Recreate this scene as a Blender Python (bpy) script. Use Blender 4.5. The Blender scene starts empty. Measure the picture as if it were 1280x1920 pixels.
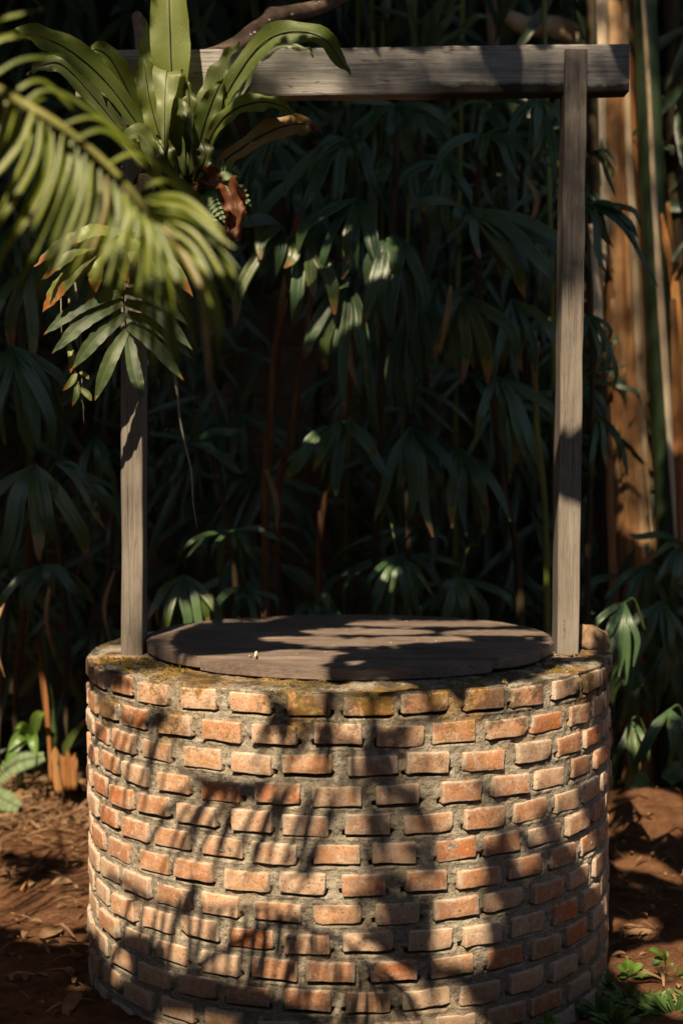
import bpy, bmesh, math, random
import numpy as np
from mathutils import Vector, Matrix, noise

random.seed(11)
rng = np.random.default_rng(5)
scene = bpy.context.scene
COL = scene.collection
R = math.radians

# ------------------------------------------------------------------ camera
CAM = Vector((0.0, -4.125, 1.49)); PITCH = R(2.4); FPX = 2661.0      # photograph is 1280 x 1920
cam_d = bpy.data.cameras.new('camera'); cam = bpy.data.objects.new('camera', cam_d); COL.objects.link(cam)
cam.location = CAM; cam.rotation_euler = (R(90) - PITCH, 0, 0)
cam_d.sensor_fit = 'VERTICAL'; cam_d.sensor_height = 36; cam_d.sensor_width = 24; cam_d.lens = FPX / 1920 * 36
cam_d.clip_start = 0.05; cam_d.clip_end = 500
cam_d.dof.use_dof = True; cam_d.dof.focus_distance = 3.58; cam_d.dof.aperture_fstop = 2.2
scene.camera = cam

# ------------------------------------------------------------------ light
SUN_AZ, SUN_EL = R(13), R(47)         # sun stands behind the camera, a little to its left
SDIR = Vector((math.sin(SUN_AZ) * math.cos(SUN_EL), math.cos(SUN_AZ) * math.cos(SUN_EL), -math.sin(SUN_EL)))
world = bpy.data.worlds.new('World'); scene.world = world; world.use_nodes = True
wn = world.node_tree.nodes; wl = world.node_tree.links
sky = wn.new('ShaderNodeTexSky'); sky.sky_type = 'NISHITA'; sky.sun_disc = False
sky.sun_elevation = SUN_EL; sky.sun_rotation = math.pi + SUN_AZ
wl.new(sky.outputs[0], wn['Background'].inputs[0]); wn['Background'].inputs[1].default_value = 0.05
sun_d = bpy.data.lights.new('sun', 'SUN'); sun_d.energy = 5.0; sun_d.angle = R(0.5); sun_d.color = (1.0, 0.82, 0.58)
sun = bpy.data.objects.new('sun', sun_d); COL.objects.link(sun)
sun.rotation_euler = SDIR.to_track_quat('-Z', 'Y').to_euler(); sun.location = (-3, -8, 9)
vs = scene.view_settings; vs.view_transform = 'Standard'; vs.look = 'None'; vs.exposure = 1.05; vs.gamma = 1.0
vs.use_curve_mapping = False
scene.render.engine = 'CYCLES'
cy = scene.cycles
cy.use_denoising = True; cy.denoiser = 'OPENIMAGEDENOISE'; cy.denoising_input_passes = 'RGB_ALBEDO_NORMAL'; cy.denoising_prefilter = 'ACCURATE'; cy.use_adaptive_sampling = False; cy.max_bounces = 6; cy.diffuse_bounces = 4; cy.transmission_bounces = 3; cy.glossy_bounces = 2
cy.sample_clamp_indirect = 1.5

# ------------------------------------------------------------------ helpers
FWD = Vector((0, math.cos(PITCH), -math.sin(PITCH))); UP = Vector((0, math.sin(PITCH), math.cos(PITCH)))
def P(px, py, Y):
    """the place at depth plane y = Y that the surveyed photograph shows at (px, py)"""
    d = Vector(((px - 640) / FPX, 0, 0)) + FWD + UP * ((960 - py) / FPX)
    return CAM + d * ((Y - CAM.y) / d.y)
def lerp(a, b, t): return a + (b - a) * t
def rnd(a, b): return random.uniform(a, b)

def link_mesh(name, verts, faces, mat=None, parent=None, uvs=None, smooth=True, loc=None):
    me = bpy.data.meshes.new(name)
    me.from_pydata([tuple(v) for v in verts], [], faces)
    if uvs is not None:
        uvl = me.uv_layers.new(name='UVMap')
        idx = np.empty(len(me.loops), dtype=np.int32); me.loops.foreach_get('vertex_index', idx)
        uvl.data.foreach_set('uv', np.asarray(uvs, dtype=np.float32)[idx].ravel())
    if smooth and len(me.polygons): me.polygons.foreach_set('use_smooth', [True] * len(me.polygons))
    if mat: me.materials.append(mat)
    me.update()
    o = bpy.data.objects.new(name, me); COL.objects.link(o)
    if parent: o.parent = parent
    if loc is not None: o.location = loc
    return o
def tag(o, label=None, cat=None, group=None, kind=None):
    if label: o['label'] = label
    if cat: o['category'] = cat
    if group: o['group'] = group
    if kind: o['kind'] = kind
    return o
def thing(name, label, cat, loc=(0, 0, 0), group=None):
    o = bpy.data.objects.new(name, None); COL.objects.link(o); o.location = loc; o.empty_display_size = 0.05
    return tag(o, label, cat, group)
def put(o, parent):
    """parent o keeping its world place (parents are never rotated)"""
    base = Vector((0, 0, 0)); p = parent
    while p: base += Vector(p.location); p = p.parent
    o.parent = parent; o.location = Vector(o.location) - base
    return o

def spline(pts, n):
    pts = [Vector(p) for p in pts]
    if len(pts) == 2: return [pts[0].lerp(pts[1], i / (n - 1)) for i in range(n)]
    q = [pts[0] * 2 - pts[1]] + pts + [pts[-1] * 2 - pts[-2]]
    out = []; m = len(pts) - 1
    for i in range(n):
        t = i / (n - 1) * m; k = min(int(t), m - 1); t -= k
        a, b, c, d = q[k:k + 4]
        out.append(0.5 * ((2 * b) + (c - a) * t + (2 * a - 5 * b + 4 * c - d) * t * t + (3 * b - a - 3 * c + d) * t ** 3))
    return out
def tube_data(pts, radii, sides=8, rough=0.0, seed=0.0, caps=True):
    vs_, fs = [], []; n = len(pts)
    ref = Vector((0.31, 0.2, 0.93))
    for i, p in enumerate(pts):
        T = (pts[min(i + 1, n - 1)] - pts[max(i - 1, 0)]).normalized()
        A = T.cross(ref)
        if A.length < 0.05: A = T.cross(Vector((1, 0, 0)))
        A.normalize(); B = T.cross(A)
        r = radii[i] if hasattr(radii, '__len__') else radii
        for k in range(sides):
            a = 2 * math.pi * k / sides
            rr = r
            if rough: rr *= 1 + rough * noise.noise(Vector((math.cos(a) * 1.3 + seed, math.sin(a) * 1.3, i * 0.35)))
            vs_.append(p + (A * math.cos(a) + B * math.sin(a)) * rr)
    for i in range(n - 1):
        for k in range(sides):
            a = i * sides + k; b = i * sides + (k + 1) % sides
            fs.append((a, b, b + sides, a + sides))
    if caps:
        fs.append(tuple(range(sides))[::-1]); fs.append(tuple(range((n - 1) * sides, n * sides)))
    return vs_, fs
def tube(name, pts, radii, mat, parent=None, sides=8, rough=0.0, seed=0.0):
    v, f = tube_data(pts, radii, sides, rough, seed)
    n = len(pts)
    uv = [((k % sides) / sides, (k // sides) / (n - 1)) for k in range(len(v))]
    o = link_mesh(name, v, f, mat, None, uv)
    return put(o, parent) if parent else o
def wprof(kind):
    if kind == 'nest':   return lambda v: (0.30 + 0.70 * min(1, v / 0.45)) * (1 if v < 0.55 else max(0.02, 1 - ((v - 0.55) / 0.45) ** 1.55))
    if kind == 'blunt':  return lambda v: min(1, 0.30 + 1.6 * v) * (1 if v < 0.86 else 1 - 0.62 * ((v - 0.86) / 0.14) ** 2)
    if kind == 'palm':   return lambda v: min(1, 0.25 + 2.4 * v) * (1 - 0.25 * max(0, v - 0.4)) * (1 if v < 0.62 else max(0.08, 1 - 0.80 * ((v - 0.62) / 0.38) ** 1.7))
    if kind == 'long':   return lambda v: min(1, 0.5 + 2.0 * v) * (1 if v < 0.78 else max(0.05, 1 - ((v - 0.78) / 0.22) ** 1.5))
    if kind == 'lance':  return lambda v: max(0.03, math.sin(math.pi * min(1, 0.12 + 0.88 * v)) ** 0.75)
    if kind == 'strap':  return lambda v: min(1, 0.55 + 1.2 * v) * (1 if v < 0.6 else max(0.03, 1 - ((v - 0.6) / 0.4) ** 1.7))
    if kind == 'oval':   return lambda v: max(0.03, math.sin(math.pi * (0.04 + 0.95 * v)) ** 0.6)
def blade_data(ctrl, width, face=Vector((0, -1, 0.25)), prof='lance', n=14, m=5, fold=0.15, wave=0.0, wf=14, pleat=0.0, edge=0.0, seed=0.0):
    pts = spline(ctrl, n); w = wprof(prof)
    V, F, U = [], [], []
    lastS = None
    for i, c in enumerate(pts):
        T = (pts[min(i + 1, n - 1)] - pts[max(i - 1, 0)]).normalized()
        S = T.cross(face)
        if S.length < 0.15 and lastS is not None: S = lastS.copy()
        S.normalize()
        if lastS is not None and S.dot(lastS) < 0: S = -S
        if lastS is not None: S = (S * 0.6 + lastS * 0.4).normalized()
        lastS = S
        N = S.cross(T).normalized()
        v = i / (n - 1); hw = width * w(v) * 0.5
        for k in range(m):
            u = -1 + 2 * k / (m - 1)
            e = 1.0
            if edge and abs(u) > 0.9: e = 1 + edge * noise.noise(Vector((v * 11 + seed, u * 3, seed)))
            off = fold * abs(u) * hw
            if wave: off += wave * math.sin(v * wf + seed * 7 + (0.8 if u > 0 else 0)) * u * u * (0.3 + v)
            if pleat: off += pleat * (1 if k % 2 else -1)
            V.append(c + S * (u * hw * e) + N * off); U.append((u * 0.5 + 0.5, v))
    for i in range(n - 1):
        for k in range(m - 1):
            a = i * m + k; F.append((a, a + 1, a + m + 1, a + m))
    return V, F, U, pts
def blade(name, ctrl, width, mat, parent, **kw):
    crumple = kw.pop('crumple', 0.0)
    V, F, U, pts = blade_data(ctrl, width, **kw)
    if crumple: V = [v + Vector((noise.noise(v * 38), noise.noise(v * 38 + Vector((9, 0, 0))), noise.noise(v * 38 + Vector((0, 9, 0))))) * crumple for v in V]
    o = link_mesh(name, V, F, mat, None, U)
    put(o, parent)
    return o, pts

# ------------------------------------------------------------------ materials
def newmat(name):
    m = bpy.data.materials.new(name); m.use_nodes = True
    nt = m.node_tree; b = nt.nodes['Principled BSDF']
    return m, nt, b
class NT:
    """small node-writing helper"""
    def __init__(s, nt): s.nt = nt; s.n = nt.nodes; s.l = nt.links
    def set(s, sock, v):
        if isinstance(v, bpy.types.NodeSocket): s.l.new(v, sock)
        else: sock.default_value = v
    def noise(s, vec, scale, detail=4, rough=0.6, dist=0.0):
        x = s.n.new('ShaderNodeTexNoise'); x.inputs['Scale'].default_value = scale; x.inputs['Detail'].default_value = detail
        x.inputs['Roughness'].default_value = rough; x.inputs['Distortion'].default_value = dist
        if vec is not None: s.l.new(vec, x.inputs['Vector'])
        return x.outputs['Fac']
    def voro(s, vec, scale, feat='F1'):
        x = s.n.new('ShaderNodeTexVoronoi'); x.feature = feat; x.inputs['Scale'].default_value = scale
        if vec is not None: s.l.new(vec, x.inputs['Vector'])
        return x.outputs['Distance']
    def math(s, op, a, b=0.0, clamp=False):
        x = s.n.new('ShaderNodeMath'); x.operation = op; x.use_clamp = clamp
        s.set(x.inputs[0], a); s.set(x.inputs[1], b); return x.outputs[0]
    def step(s, v, lo, hi):
        x = s.n.new('ShaderNodeMapRange'); x.interpolation_type = 'SMOOTHSTEP'; x.clamp = True
        s.set(x.inputs['Value'], v); s.set(x.inputs['From Min'], lo); s.set(x.inputs['From Max'], hi); return x.outputs[0]
    def ramp(s, v, stops, mode='LINEAR'):
        x = s.n.new('ShaderNodeValToRGB'); e = x.color_ramp.elements; x.color_ramp.interpolation = mode
        while len(e) < len(stops): e.new(0.5)
        for el, (p, c) in zip(e, stops): el.position = p; el.color = (*c, 1)
        s.set(x.inputs[0], v); return x.outputs[0]
    def mix(s, f, a, b, mode='MIX'):
        x = s.n.new('ShaderNodeMix'); x.data_type = 'RGBA'; x.blend_type = mode
        s.set(x.inputs[0], f)
        for i, v in ((6, a), (7, b)):
            if isinstance(v, tuple): v = (*v, 1) if len(v) == 3 else v
            s.set(x.inputs[i], v)
        return x.outputs[2]
    def pos(s): return s.n.new('ShaderNodeNewGeometry').outputs['Position']
    def obj(s): return s.n.new('ShaderNodeTexCoord').outputs['Object']
    def uv(s): return s.n.new('ShaderNodeTexCoord').outputs['UV']
    def rand(s): return s.n.new('ShaderNodeObjectInfo').outputs['Random']
    def sep(s, v):
        x = s.n.new('ShaderNodeSeparateXYZ'); s.l.new(v, x.inputs[0]); return x.outputs
    def vscale(s, v, sc, off=None):
        x = s.n.new('ShaderNodeMapping'); s.l.new(v, x.inputs[0]); x.inputs['Scale'].default_value = sc
        if off is not None: s.set(x.inputs['Location'], off)
        return x.outputs[0]
    def bump(s, h, strength, dist, bsdf, prev=None):
        x = s.n.new('ShaderNodeBump'); x.inputs['Strength'].default_value = strength; x.inputs['Distance'].default_value = dist
        s.l.new(h, x.inputs['Height'])
        if prev is not None: s.l.new(prev, x.inputs['Normal'])
        s.l.new(x.outputs[0], bsdf.inputs['Normal']); return x.outputs[0]
    def offs(s, v, r, k=37.0):
        """shift coordinates by a per-object random amount"""
        c = s.n.new('ShaderNodeCombineXYZ'); m = s.math('MULTIPLY', r, k)
        for i in range(3): s.l.new(m, c.inputs[i])
        a = s.n.new('ShaderNodeVectorMath'); a.operation = 'ADD'; s.l.new(v, a.inputs[0]); s.l.new(c.outputs[0], a.inputs[1])
        return a.outputs[0]

def moss(q, col, amount=1.0):
    """golden lichen and dark algae that grow on the upper courses of the well"""
    p = q.pos(); z = q.sep(p)[2]; x = q.sep(p)[0]
    big = q.noise(p, 6.5, 3, 0.55); fine = q.noise(p, 95, 4, 0.7)
    h = q.step(z, 0.50, 0.93)
    side = q.step(q.math('ABSOLUTE', q.math('ADD', x, 0.30)), 0.55, 0.10)
    f = q.math('ADD', q.math('MULTIPLY', big, 0.95), q.math('MULTIPLY', h, 0.17))
    f = q.math('ADD', f, q.math('MULTIPLY', side, 0.085))
    f = q.math('ADD', f, q.math('MULTIPLY', q.math('SUBTRACT', fine, 0.5), 0.75))
    nz = q.sep(q.n.new('ShaderNodeNewGeometry').outputs['Normal'])[2]
    f = q.math('ADD', f, q.math('MULTIPLY', q.step(nz, 0.35, 0.95), 0.06))
    f = q.math('MULTIPLY', q.step(f, 0.70, 0.80), q.math('MULTIPLY', h, amount))
    mc = q.ramp(q.noise(p, 28, 2), [(0.3, (0.10, 0.080, 0.02)), (0.5, (0.22, 0.125, 0.030)), (0.7, (0.30, 0.13, 0.028))])
    col = q.mix(f, col, mc)
    dk = q.math('ADD', q.noise(p, 9, 5, 0.7), q.math('MULTIPLY', q.step(z, 0.72, 0.93), 0.12))
    dk = q.math('MULTIPLY', q.step(dk, 0.57, 0.70), q.step(z, 0.55, 0.85))
    return q.mix(q.math('MULTIPLY', dk, 0.75), col, (0.035, 0.028, 0.018))

def mat_brick():
    m, nt, b = newmat('brick'); q = NT(nt)
    r = q.rand(); o = q.offs(q.obj(), r); p = q.pos()
    base = q.ramp(r, [(0.0, (0.42, 0.20, 0.10)), (0.12, (0.44, 0.29, 0.19)), (0.26, (0.37, 0.18, 0.095)), (0.38, (0.33, 0.22, 0.15)), (0.46, (0.47, 0.32, 0.215)),
                      (0.58, (0.44, 0.15, 0.048)), (0.66, (0.44, 0.255, 0.145)), (0.78, (0.30, 0.16, 0.09)), (0.88, (0.48, 0.29, 0.175)), (0.95, (0.40, 0.145, 0.055))], 'CONSTANT')
    col = q.mix(q.math('MULTIPLY', q.step(q.noise(o, 22, 4), 0.40, 0.75), 0.55), base, (0.43, 0.175, 0.07))
    col = q.mix(q.math('MULTIPLY', q.step(q.noise(o, 17, 8, 0.78), 0.47, 0.68), 0.65), col, (0.52, 0.42, 0.32))
    col = q.mix(q.math('MULTIPLY', q.step(q.noise(o, 13, 8, 0.8), 0.55, 0.70), 0.65), col, (0.10, 0.055, 0.03))
    col = q.mix(q.math('MULTIPLY', q.step(q.noise(o, 70, 6, 0.8), 0.50, 0.66), 0.5), col, (0.20, 0.085, 0.04))
    col = q.mix(q.math('MULTIPLY', q.step(q.noise(q.offs(o, r, 5.0), 48, 6, 0.8), 0.53, 0.66), 0.55), col, (0.60, 0.52, 0.42))
    # pale worn arrises and mortar smears
    sp = q.sep(q.obj())
    ex = q.step(q.math('ABSOLUTE', sp[0]), 0.043, 0.060); ez = q.step(q.math('ABSOLUTE', sp[2]), 0.016, 0.0262)
    ed = q.math('MULTIPLY', q.math('MAXIMUM', ex, ez), q.step(q.noise(o, 40, 3), 0.32, 0.58))
    col = q.mix(q.math('MULTIPLY', ed, 0.8), col, (0.47, 0.41, 0.33))
    col = q.mix(q.math('MULTIPLY', q.step(q.noise(o, 150, 4, 0.7), 0.57, 0.68), q.step(q.noise(o, 20, 3), 0.30, 0.60)), col, (0.07, 0.035, 0.02))
    low = q.step(q.math('ADD', q.sep(p)[2], q.math('MULTIPLY', q.noise(p, 5, 3), 0.35)), 0.52, 0.18)  # lower courses darkened in colour for the deep shade at the foot
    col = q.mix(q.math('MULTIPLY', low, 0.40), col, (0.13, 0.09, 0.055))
    col = moss(q, col)
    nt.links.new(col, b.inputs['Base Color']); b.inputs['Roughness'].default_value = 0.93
    b.inputs['Specular IOR Level'].default_value = 0.25
    h1 = q.math('ADD', q.noise(o, 160, 4, 0.7), q.math('MULTIPLY', q.step(q.noise(o, 190, 2, 0.5), 0.62, 0.67), -0.9))
    n1 = q.bump(h1, 0.55, 0.0022, b)
    q.bump(q.noise(o, 30, 4, 0.6), 0.5, 0.006, b, n1)
    return m
def mat_mortar():
    m, nt, b = newmat('mortar'); q = NT(nt); p = q.pos()
    col = q.ramp(q.noise(p, 30, 6, 0.75), [(0.25, (0.17, 0.145, 0.108)), (0.5, (0.345, 0.302, 0.235)), (0.75, (0.50, 0.45, 0.365))])
    col = q.mix(q.math('MULTIPLY', q.step(q.noise(p, 120, 5, 0.8), 0.50, 0.62), 0.85), col, (0.10, 0.082, 0.055))
    col = q.mix(q.math('MULTIPLY', q.step(q.noise(p, 95, 5, 0.8), 0.56, 0.68), 0.6), col, (0.62, 0.56, 0.46))
    col = q.mix(q.math('MULTIPLY', q.step(q.noise(p, 4, 3), 0.5, 0.7), 0.35), col, (0.30, 0.19, 0.11))
    low = q.step(q.math('ADD', q.sep(p)[2], q.math('MULTIPLY', q.noise(p, 5, 3), 0.35)), 0.52, 0.18)  # mortar colour darkened downwards for the same deep shade
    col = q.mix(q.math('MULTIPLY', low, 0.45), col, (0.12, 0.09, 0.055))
    col = moss(q, col, 0.9)
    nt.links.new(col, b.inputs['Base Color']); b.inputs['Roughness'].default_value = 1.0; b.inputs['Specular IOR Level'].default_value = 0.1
    n1 = q.bump(q.noise(p, 240, 5, 0.75), 0.9, 0.004, b)
    q.bump(q.noise(p, 75, 4, 0.65), 0.9, 0.010, b, n1)
    return m
def mat_wood(name, axis, stops, speck=0.6, rough=0.85, stain=None, worldspace=False):
    m, nt, b = newmat(name); q = NT(nt)
    o = q.pos() if worldspace else q.offs(q.obj(), q.rand(), 9.0)
    sc = [1, 1, 1]; sc[axis] = 0.045
    g = q.vscale(o, tuple(sc))
    grain = q.noise(g, 170, 8, 0.8, 0.6); wide = q.noise(g, 38, 4, 0.6, 0.8); blot = q.noise(o, 5, 4, 0.6)
    crack = q.step(q.math('ABSOLUTE', q.math('SUBTRACT', q.noise(q.vscale(o, tuple(x * (0.4 if x < 1 else 1) for x in sc)), 46, 3, 0.5, 0.5), 0.5)), 0.010, 0.0)
    f = q.math('ADD', q.math('MULTIPLY', grain, 0.6), q.math('ADD', q.math('MULTIPLY', wide, 0.25), q.math('MULTIPLY', blot, 0.25)))
    col = q.ramp(f, stops)
    sc2 = [1, 1, 1]; sc2[axis] = 0.22
    ck = q.step(q.noise(q.vscale(o, tuple(sc2)), 62, 3, 0.6), 0.665, 0.72)
    col = q.mix(q.math('MULTIPLY', q.math('MAXIMUM', ck, crack), speck), col, (0.03, 0.022, 0.015))
    if stain: col = stain(q, col, o)
    nt.links.new(col, b.inputs['Base Color']); b.inputs['Roughness'].default_value = rough; b.inputs['Specular IOR Level'].default_value = 0.3
    n1 = q.bump(grain, 0.5, 0.002, b); q.bump(q.math('SUBTRACT', wide, ck), 0.35, 0.004, b, n1)
    return m
def mat_leaf(name, c1, c2, mid=None, tip=None, tip_at=0.9, rough=0.4, trans=0.25, spots=None, ribs=0, spec=0.5, wear=0.1):
    m, nt, b = newmat(name); q = NT(nt)
    u, v, _ = q.sep(q.uv()); r = q.rand(); o = q.offs(q.obj(), r, 11.0)
    col = q.mix(q.step(q.math('ADD', q.noise(o, 9, 3), q.math('MULTIPLY', q.math('SUBTRACT', r, 0.5), 0.5)), 0.3, 0.7), c1, c2)
    vein = q.math('SINE', q.math('MULTIPLY', q.math('ADD', v, q.math('MULTIPLY', q.math('ABSOLUTE', q.math('SUBTRACT', u, 0.5)), -0.12)), 330.0))
    if ribs: vein = q.math('SINE', q.math('MULTIPLY', u, 6.2832 * ribs))
    col = q.mix(q.math('MULTIPLY', q.step(vein, 0.2, 1.0), 0.22 if ribs else 0.05), col, tuple(x * 1.6 for x in c2))
    if spots: col = q.mix(q.math('MULTIPLY', q.step(q.noise(o, 130, 2), 0.67, 0.72), 0.6), col, spots)
    if mid: col = q.mix(q.step(q.math('ABSOLUTE', q.math('SUBTRACT', u, 0.5)), 0.045, 0.02), col, mid)
    if tip:
        t = q.math('ADD', v, q.math('MULTIPLY', q.math('SUBTRACT', q.noise(o, 16, 4, 0.7), 0.5), 0.30))
        t = q.math('ADD', t, q.math('MULTIPLY', q.math('SUBTRACT', r, 0.5), wear))
        col = q.mix(q.step(t, tip_at - 0.05, tip_at), col, q.mix(0.45, c2, (0.30, 0.26, 0.04)))
        col = q.mix(q.step(t, tip_at, tip_at + 0.05), col, q.mix(q.noise(o, 40, 3), tip, tuple(x * 0.35 for x in tip)))
    nt.links.new(col, b.inputs['Base Color']); b.inputs['Roughness'].default_value = rough; b.inputs['Specular IOR Level'].default_value = spec
    q.bump(q.math('ADD', q.math('MULTIPLY', vein, 0.4 if ribs else 0.06), q.noise(o, 50, 3)), 0.25, 0.003, b)
    if trans:
        t_ = nt.nodes.new('ShaderNodeBsdfTranslucent'); ms = nt.nodes.new('ShaderNodeMixShader'); ms.inputs[0].default_value = trans
        tc = q.mix(1.0, col, (1.7, 1.6, 0.55), 'MULTIPLY'); nt.links.new(tc, t_.inputs[0])
        nt.links.new(b.outputs[0], ms.inputs[1]); nt.links.new(t_.outputs[0], ms.inputs[2])
        nt.links.new(ms.outputs[0], nt.nodes['Material Output'].inputs[0])
    return m
def mat_plain(name, stops, scale=12, rough=0.9, axis=None, bump=0.4, bd=0.004, random_mix=None):
    m, nt, b = newmat(name); q = NT(nt); o = q.offs(q.obj(), q.rand(), 13.0)
    if axis is not None:
        s = [1, 1, 1]; s[axis] = 0.06; o = q.vscale(o, tuple(s))
    f = q.noise(o, scale, 6, 0.65, 0.3)
    col = q.ramp(f, stops)
    nt.links.new(col, b.inputs['Base Color']); b.inputs['Roughness'].default_value = rough; b.inputs['Specular IOR Level'].default_value = 0.25
    q.bump(q.noise(o, scale * 4, 5, 0.7), bump, bd, b)
    return m
def mat_soil():
    m, nt, b = newmat('soil'); q = NT(nt); p = q.pos()
    col = q.ramp(q.noise(p, 7, 8, 0.7), [(0.3, (0.055, 0.025, 0.012)), (0.5, (0.13, 0.060, 0.029)), (0.7, (0.21, 0.105, 0.055))])
    col = q.mix(q.math('MULTIPLY', q.step(q.noise(p, 120, 3), 0.60, 0.70), 0.6), col, (0.27, 0.16, 0.095))
    col = q.mix(q.math('MULTIPLY', q.step(q.noise(p, 60, 3), 0.60, 0.70), 0.7), col, (0.06, 0.03, 0.015))
    nt.links.new(col, b.inputs['Base Color']); b.inputs['Roughness'].default_value = 1.0; b.inputs['Specular IOR Level'].default_value = 0.1
    n1 = q.bump(q.noise(p, 130, 6, 0.75), 0.8, 0.010, b); q.bump(q.noise(p, 28, 5, 0.65), 0.8, 0.03, b, n1)
    return m

M = {}
M['brick'] = mat_brick(); M['mortar'] = mat_mortar(); M['soil'] = mat_soil()
GREY = [(0.36, (0.03, 0.023, 0.017)), (0.47, (0.115, 0.095, 0.077)), (0.59, (0.18, 0.154, 0.128)), (0.74, (0.26, 0.228, 0.195))]
M['post'] = mat_wood('post_wood', 2, GREY)
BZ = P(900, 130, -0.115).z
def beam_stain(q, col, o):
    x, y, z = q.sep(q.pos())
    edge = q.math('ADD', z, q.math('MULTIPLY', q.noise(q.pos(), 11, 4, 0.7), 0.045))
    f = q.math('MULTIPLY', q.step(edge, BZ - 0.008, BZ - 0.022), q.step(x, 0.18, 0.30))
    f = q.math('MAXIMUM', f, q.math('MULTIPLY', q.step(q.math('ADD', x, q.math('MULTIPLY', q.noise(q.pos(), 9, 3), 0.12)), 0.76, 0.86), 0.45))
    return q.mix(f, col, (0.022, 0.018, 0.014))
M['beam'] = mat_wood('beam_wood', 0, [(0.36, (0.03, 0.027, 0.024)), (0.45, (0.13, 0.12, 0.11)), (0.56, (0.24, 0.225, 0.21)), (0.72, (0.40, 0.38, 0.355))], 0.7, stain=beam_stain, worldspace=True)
def lid_stain(q, col, o):
    w = q.step(q.noise(q.pos(), 4, 4, 0.6), 0.42, 0.6)
    return q.mix(q.math('MULTIPLY', w, 0.35), col, (0.05, 0.035, 0.028))
M['lid'] = mat_wood('lid_wood', 0, [(0.36, (0.028, 0.019, 0.015)), (0.45, (0.10, 0.072, 0.057)), (0.56, (0.19, 0.143, 0.117)), (0.74, (0.33, 0.26, 0.215))], 0.5, 0.5, lid_stain)
M['bark'] = mat_plain('bark', [(0.3, (0.05, 0.035, 0.026)), (0.5, (0.12, 0.082, 0.06)), (0.7, (0.20, 0.15, 0.12))], 26)
M['cutwood'] = mat_plain('cut_wood', [(0.3, (0.12, 0.075, 0.06)), (0.7, (0.27, 0.18, 0.15))], 40)
M['lichen'] = mat_plain('lichen', [(0.3, (0.35, 0.35, 0.30)), (0.7, (0.6, 0.6, 0.55))], 60)
M['nest'] = mat_leaf('nest_fern_leaf', (0.088, 0.122, 0.018), (0.145, 0.178, 0.030), None, (0.25, 0.10, 0.03), 1.12, 0.55, 0.45, (0.26, 0.28, 0.14))
M['nest_pale'] = mat_leaf('nest_fern_leaf_pale', (0.155, 0.19, 0.068), (0.19, 0.22, 0.085), (0.22, 0.25, 0.10), None, 1, 0.5, 0.42, (0.36, 0.38, 0.24))
M['nest_dark'] = mat_leaf('nest_fern_leaf_dark', (0.045, 0.060, 0.012), (0.080, 0.10, 0.02), None, (0.2, 0.08, 0.02), 1.1, 0.45, 0.25, (0.14, 0.16, 0.07))
M['nest_brown'] = mat_leaf('nest_fern_leaf_browning', (0.20, 0.12, 0.03), (0.22, 0.16, 0.045), None, (0.20, 0.07, 0.015), 0.72, 0.6, 0.25, (0.10, 0.04, 0.01))
M['nest_red'] = mat_leaf('nest_fern_leaf_dead', (0.075, 0.020, 0.006), (0.12, 0.038, 0.010), (0.05, 0.02, 0.01), (0.15, 0.05, 0.01), 0.9, 0.6, 0.25, (0.04, 0.015, 0.01))
M['midrib'] = mat_plain('midrib', [(0.3, (0.012, 0.010, 0.006)), (0.7, (0.035, 0.028, 0.014))], 60)
M['lobed'] = mat_leaf('lobed_fern_leaf', (0.035, 0.062, 0.016), (0.065, 0.095, 0.026), (0.10, 0.14, 0.045), (0.36, 0.13, 0.03), 0.95, 0.5, 0.25)
M['lobed_lit'] = mat_leaf('lobed_fern_leaf_lit', (0.12, 0.16, 0.035), (0.19, 0.22, 0.05), (0.2, 0.24, 0.08), (0.50, 0.20, 0.035), 0.80, 0.42, 0.3)  # sunlight put into the leaf colour: brighter copy of lobed, tips browned
M['frond'] = mat_leaf('feather_palm_leaflet', (0.085, 0.125, 0.011), (0.175, 0.21, 0.02), (0.20, 0.21, 0.06), (0.40, 0.24, 0.10), 1.06, 0.36, 0.38)
M['frond_dry'] = mat_leaf('feather_palm_leaflet_dry', (0.20, 0.17, 0.045), (0.30, 0.22, 0.08), (0.3, 0.22, 0.1), (0.42, 0.26, 0.13), 0.75, 0.4, 0.35)
M['rachis'] = mat_plain('rachis', [(0.3, (0.13, 0.13, 0.03)), (0.7, (0.21, 0.20, 0.06))], 20, 0.5)
M['rhapis'] = mat_leaf('lady_palm_leaflet', (0.030, 0.066, 0.028), (0.056, 0.100, 0.034), None, (0.28, 0.15, 0.06), 1.12, 0.40, 0.18, None, 3, 0.5, 0.55)
M['rhapis_y'] = mat_leaf('lady_palm_leaflet_yellowing', (0.055, 0.085, 0.022), (0.085, 0.11, 0.028), None, (0.38, 0.22, 0.10), 0.82, 0.38, 0.2, None, 3, 0.5, 0.22)
M['dry_strip'] = mat_leaf('dry_leaf', (0.24, 0.14, 0.065), (0.34, 0.22, 0.12), None, None, 1, 0.8, 0.2, None, 3, 0.2)
M['petiole'] = mat_plain('petiole', [(0.3, (0.03, 0.05, 0.015)), (0.7, (0.06, 0.085, 0.025))], 20, 0.5)
M['cane'] = mat_plain('cane', [(0.3, (0.03, 0.014, 0.006)), (0.5, (0.11, 0.05, 0.018)), (0.7, (0.24, 0.14, 0.065))], 30, 0.9, 2)
M['cane_dark'] = mat_plain('cane_dark', [(0.3, (0.018, 0.014, 0.008)), (0.6, (0.06, 0.042, 0.02)), (0.75, (0.12, 0.07, 0.03))], 30, 0.9, 2)
M['sheath'] = mat_plain('sheath', [(0.28, (0.06, 0.022, 0.008)), (0.42, (0.22, 0.085, 0.025)), (0.56, (0.30, 0.16, 0.065)), (0.72, (0.42, 0.31, 0.19))], 9, 0.7, 2, 0.6, 0.01)
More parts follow.
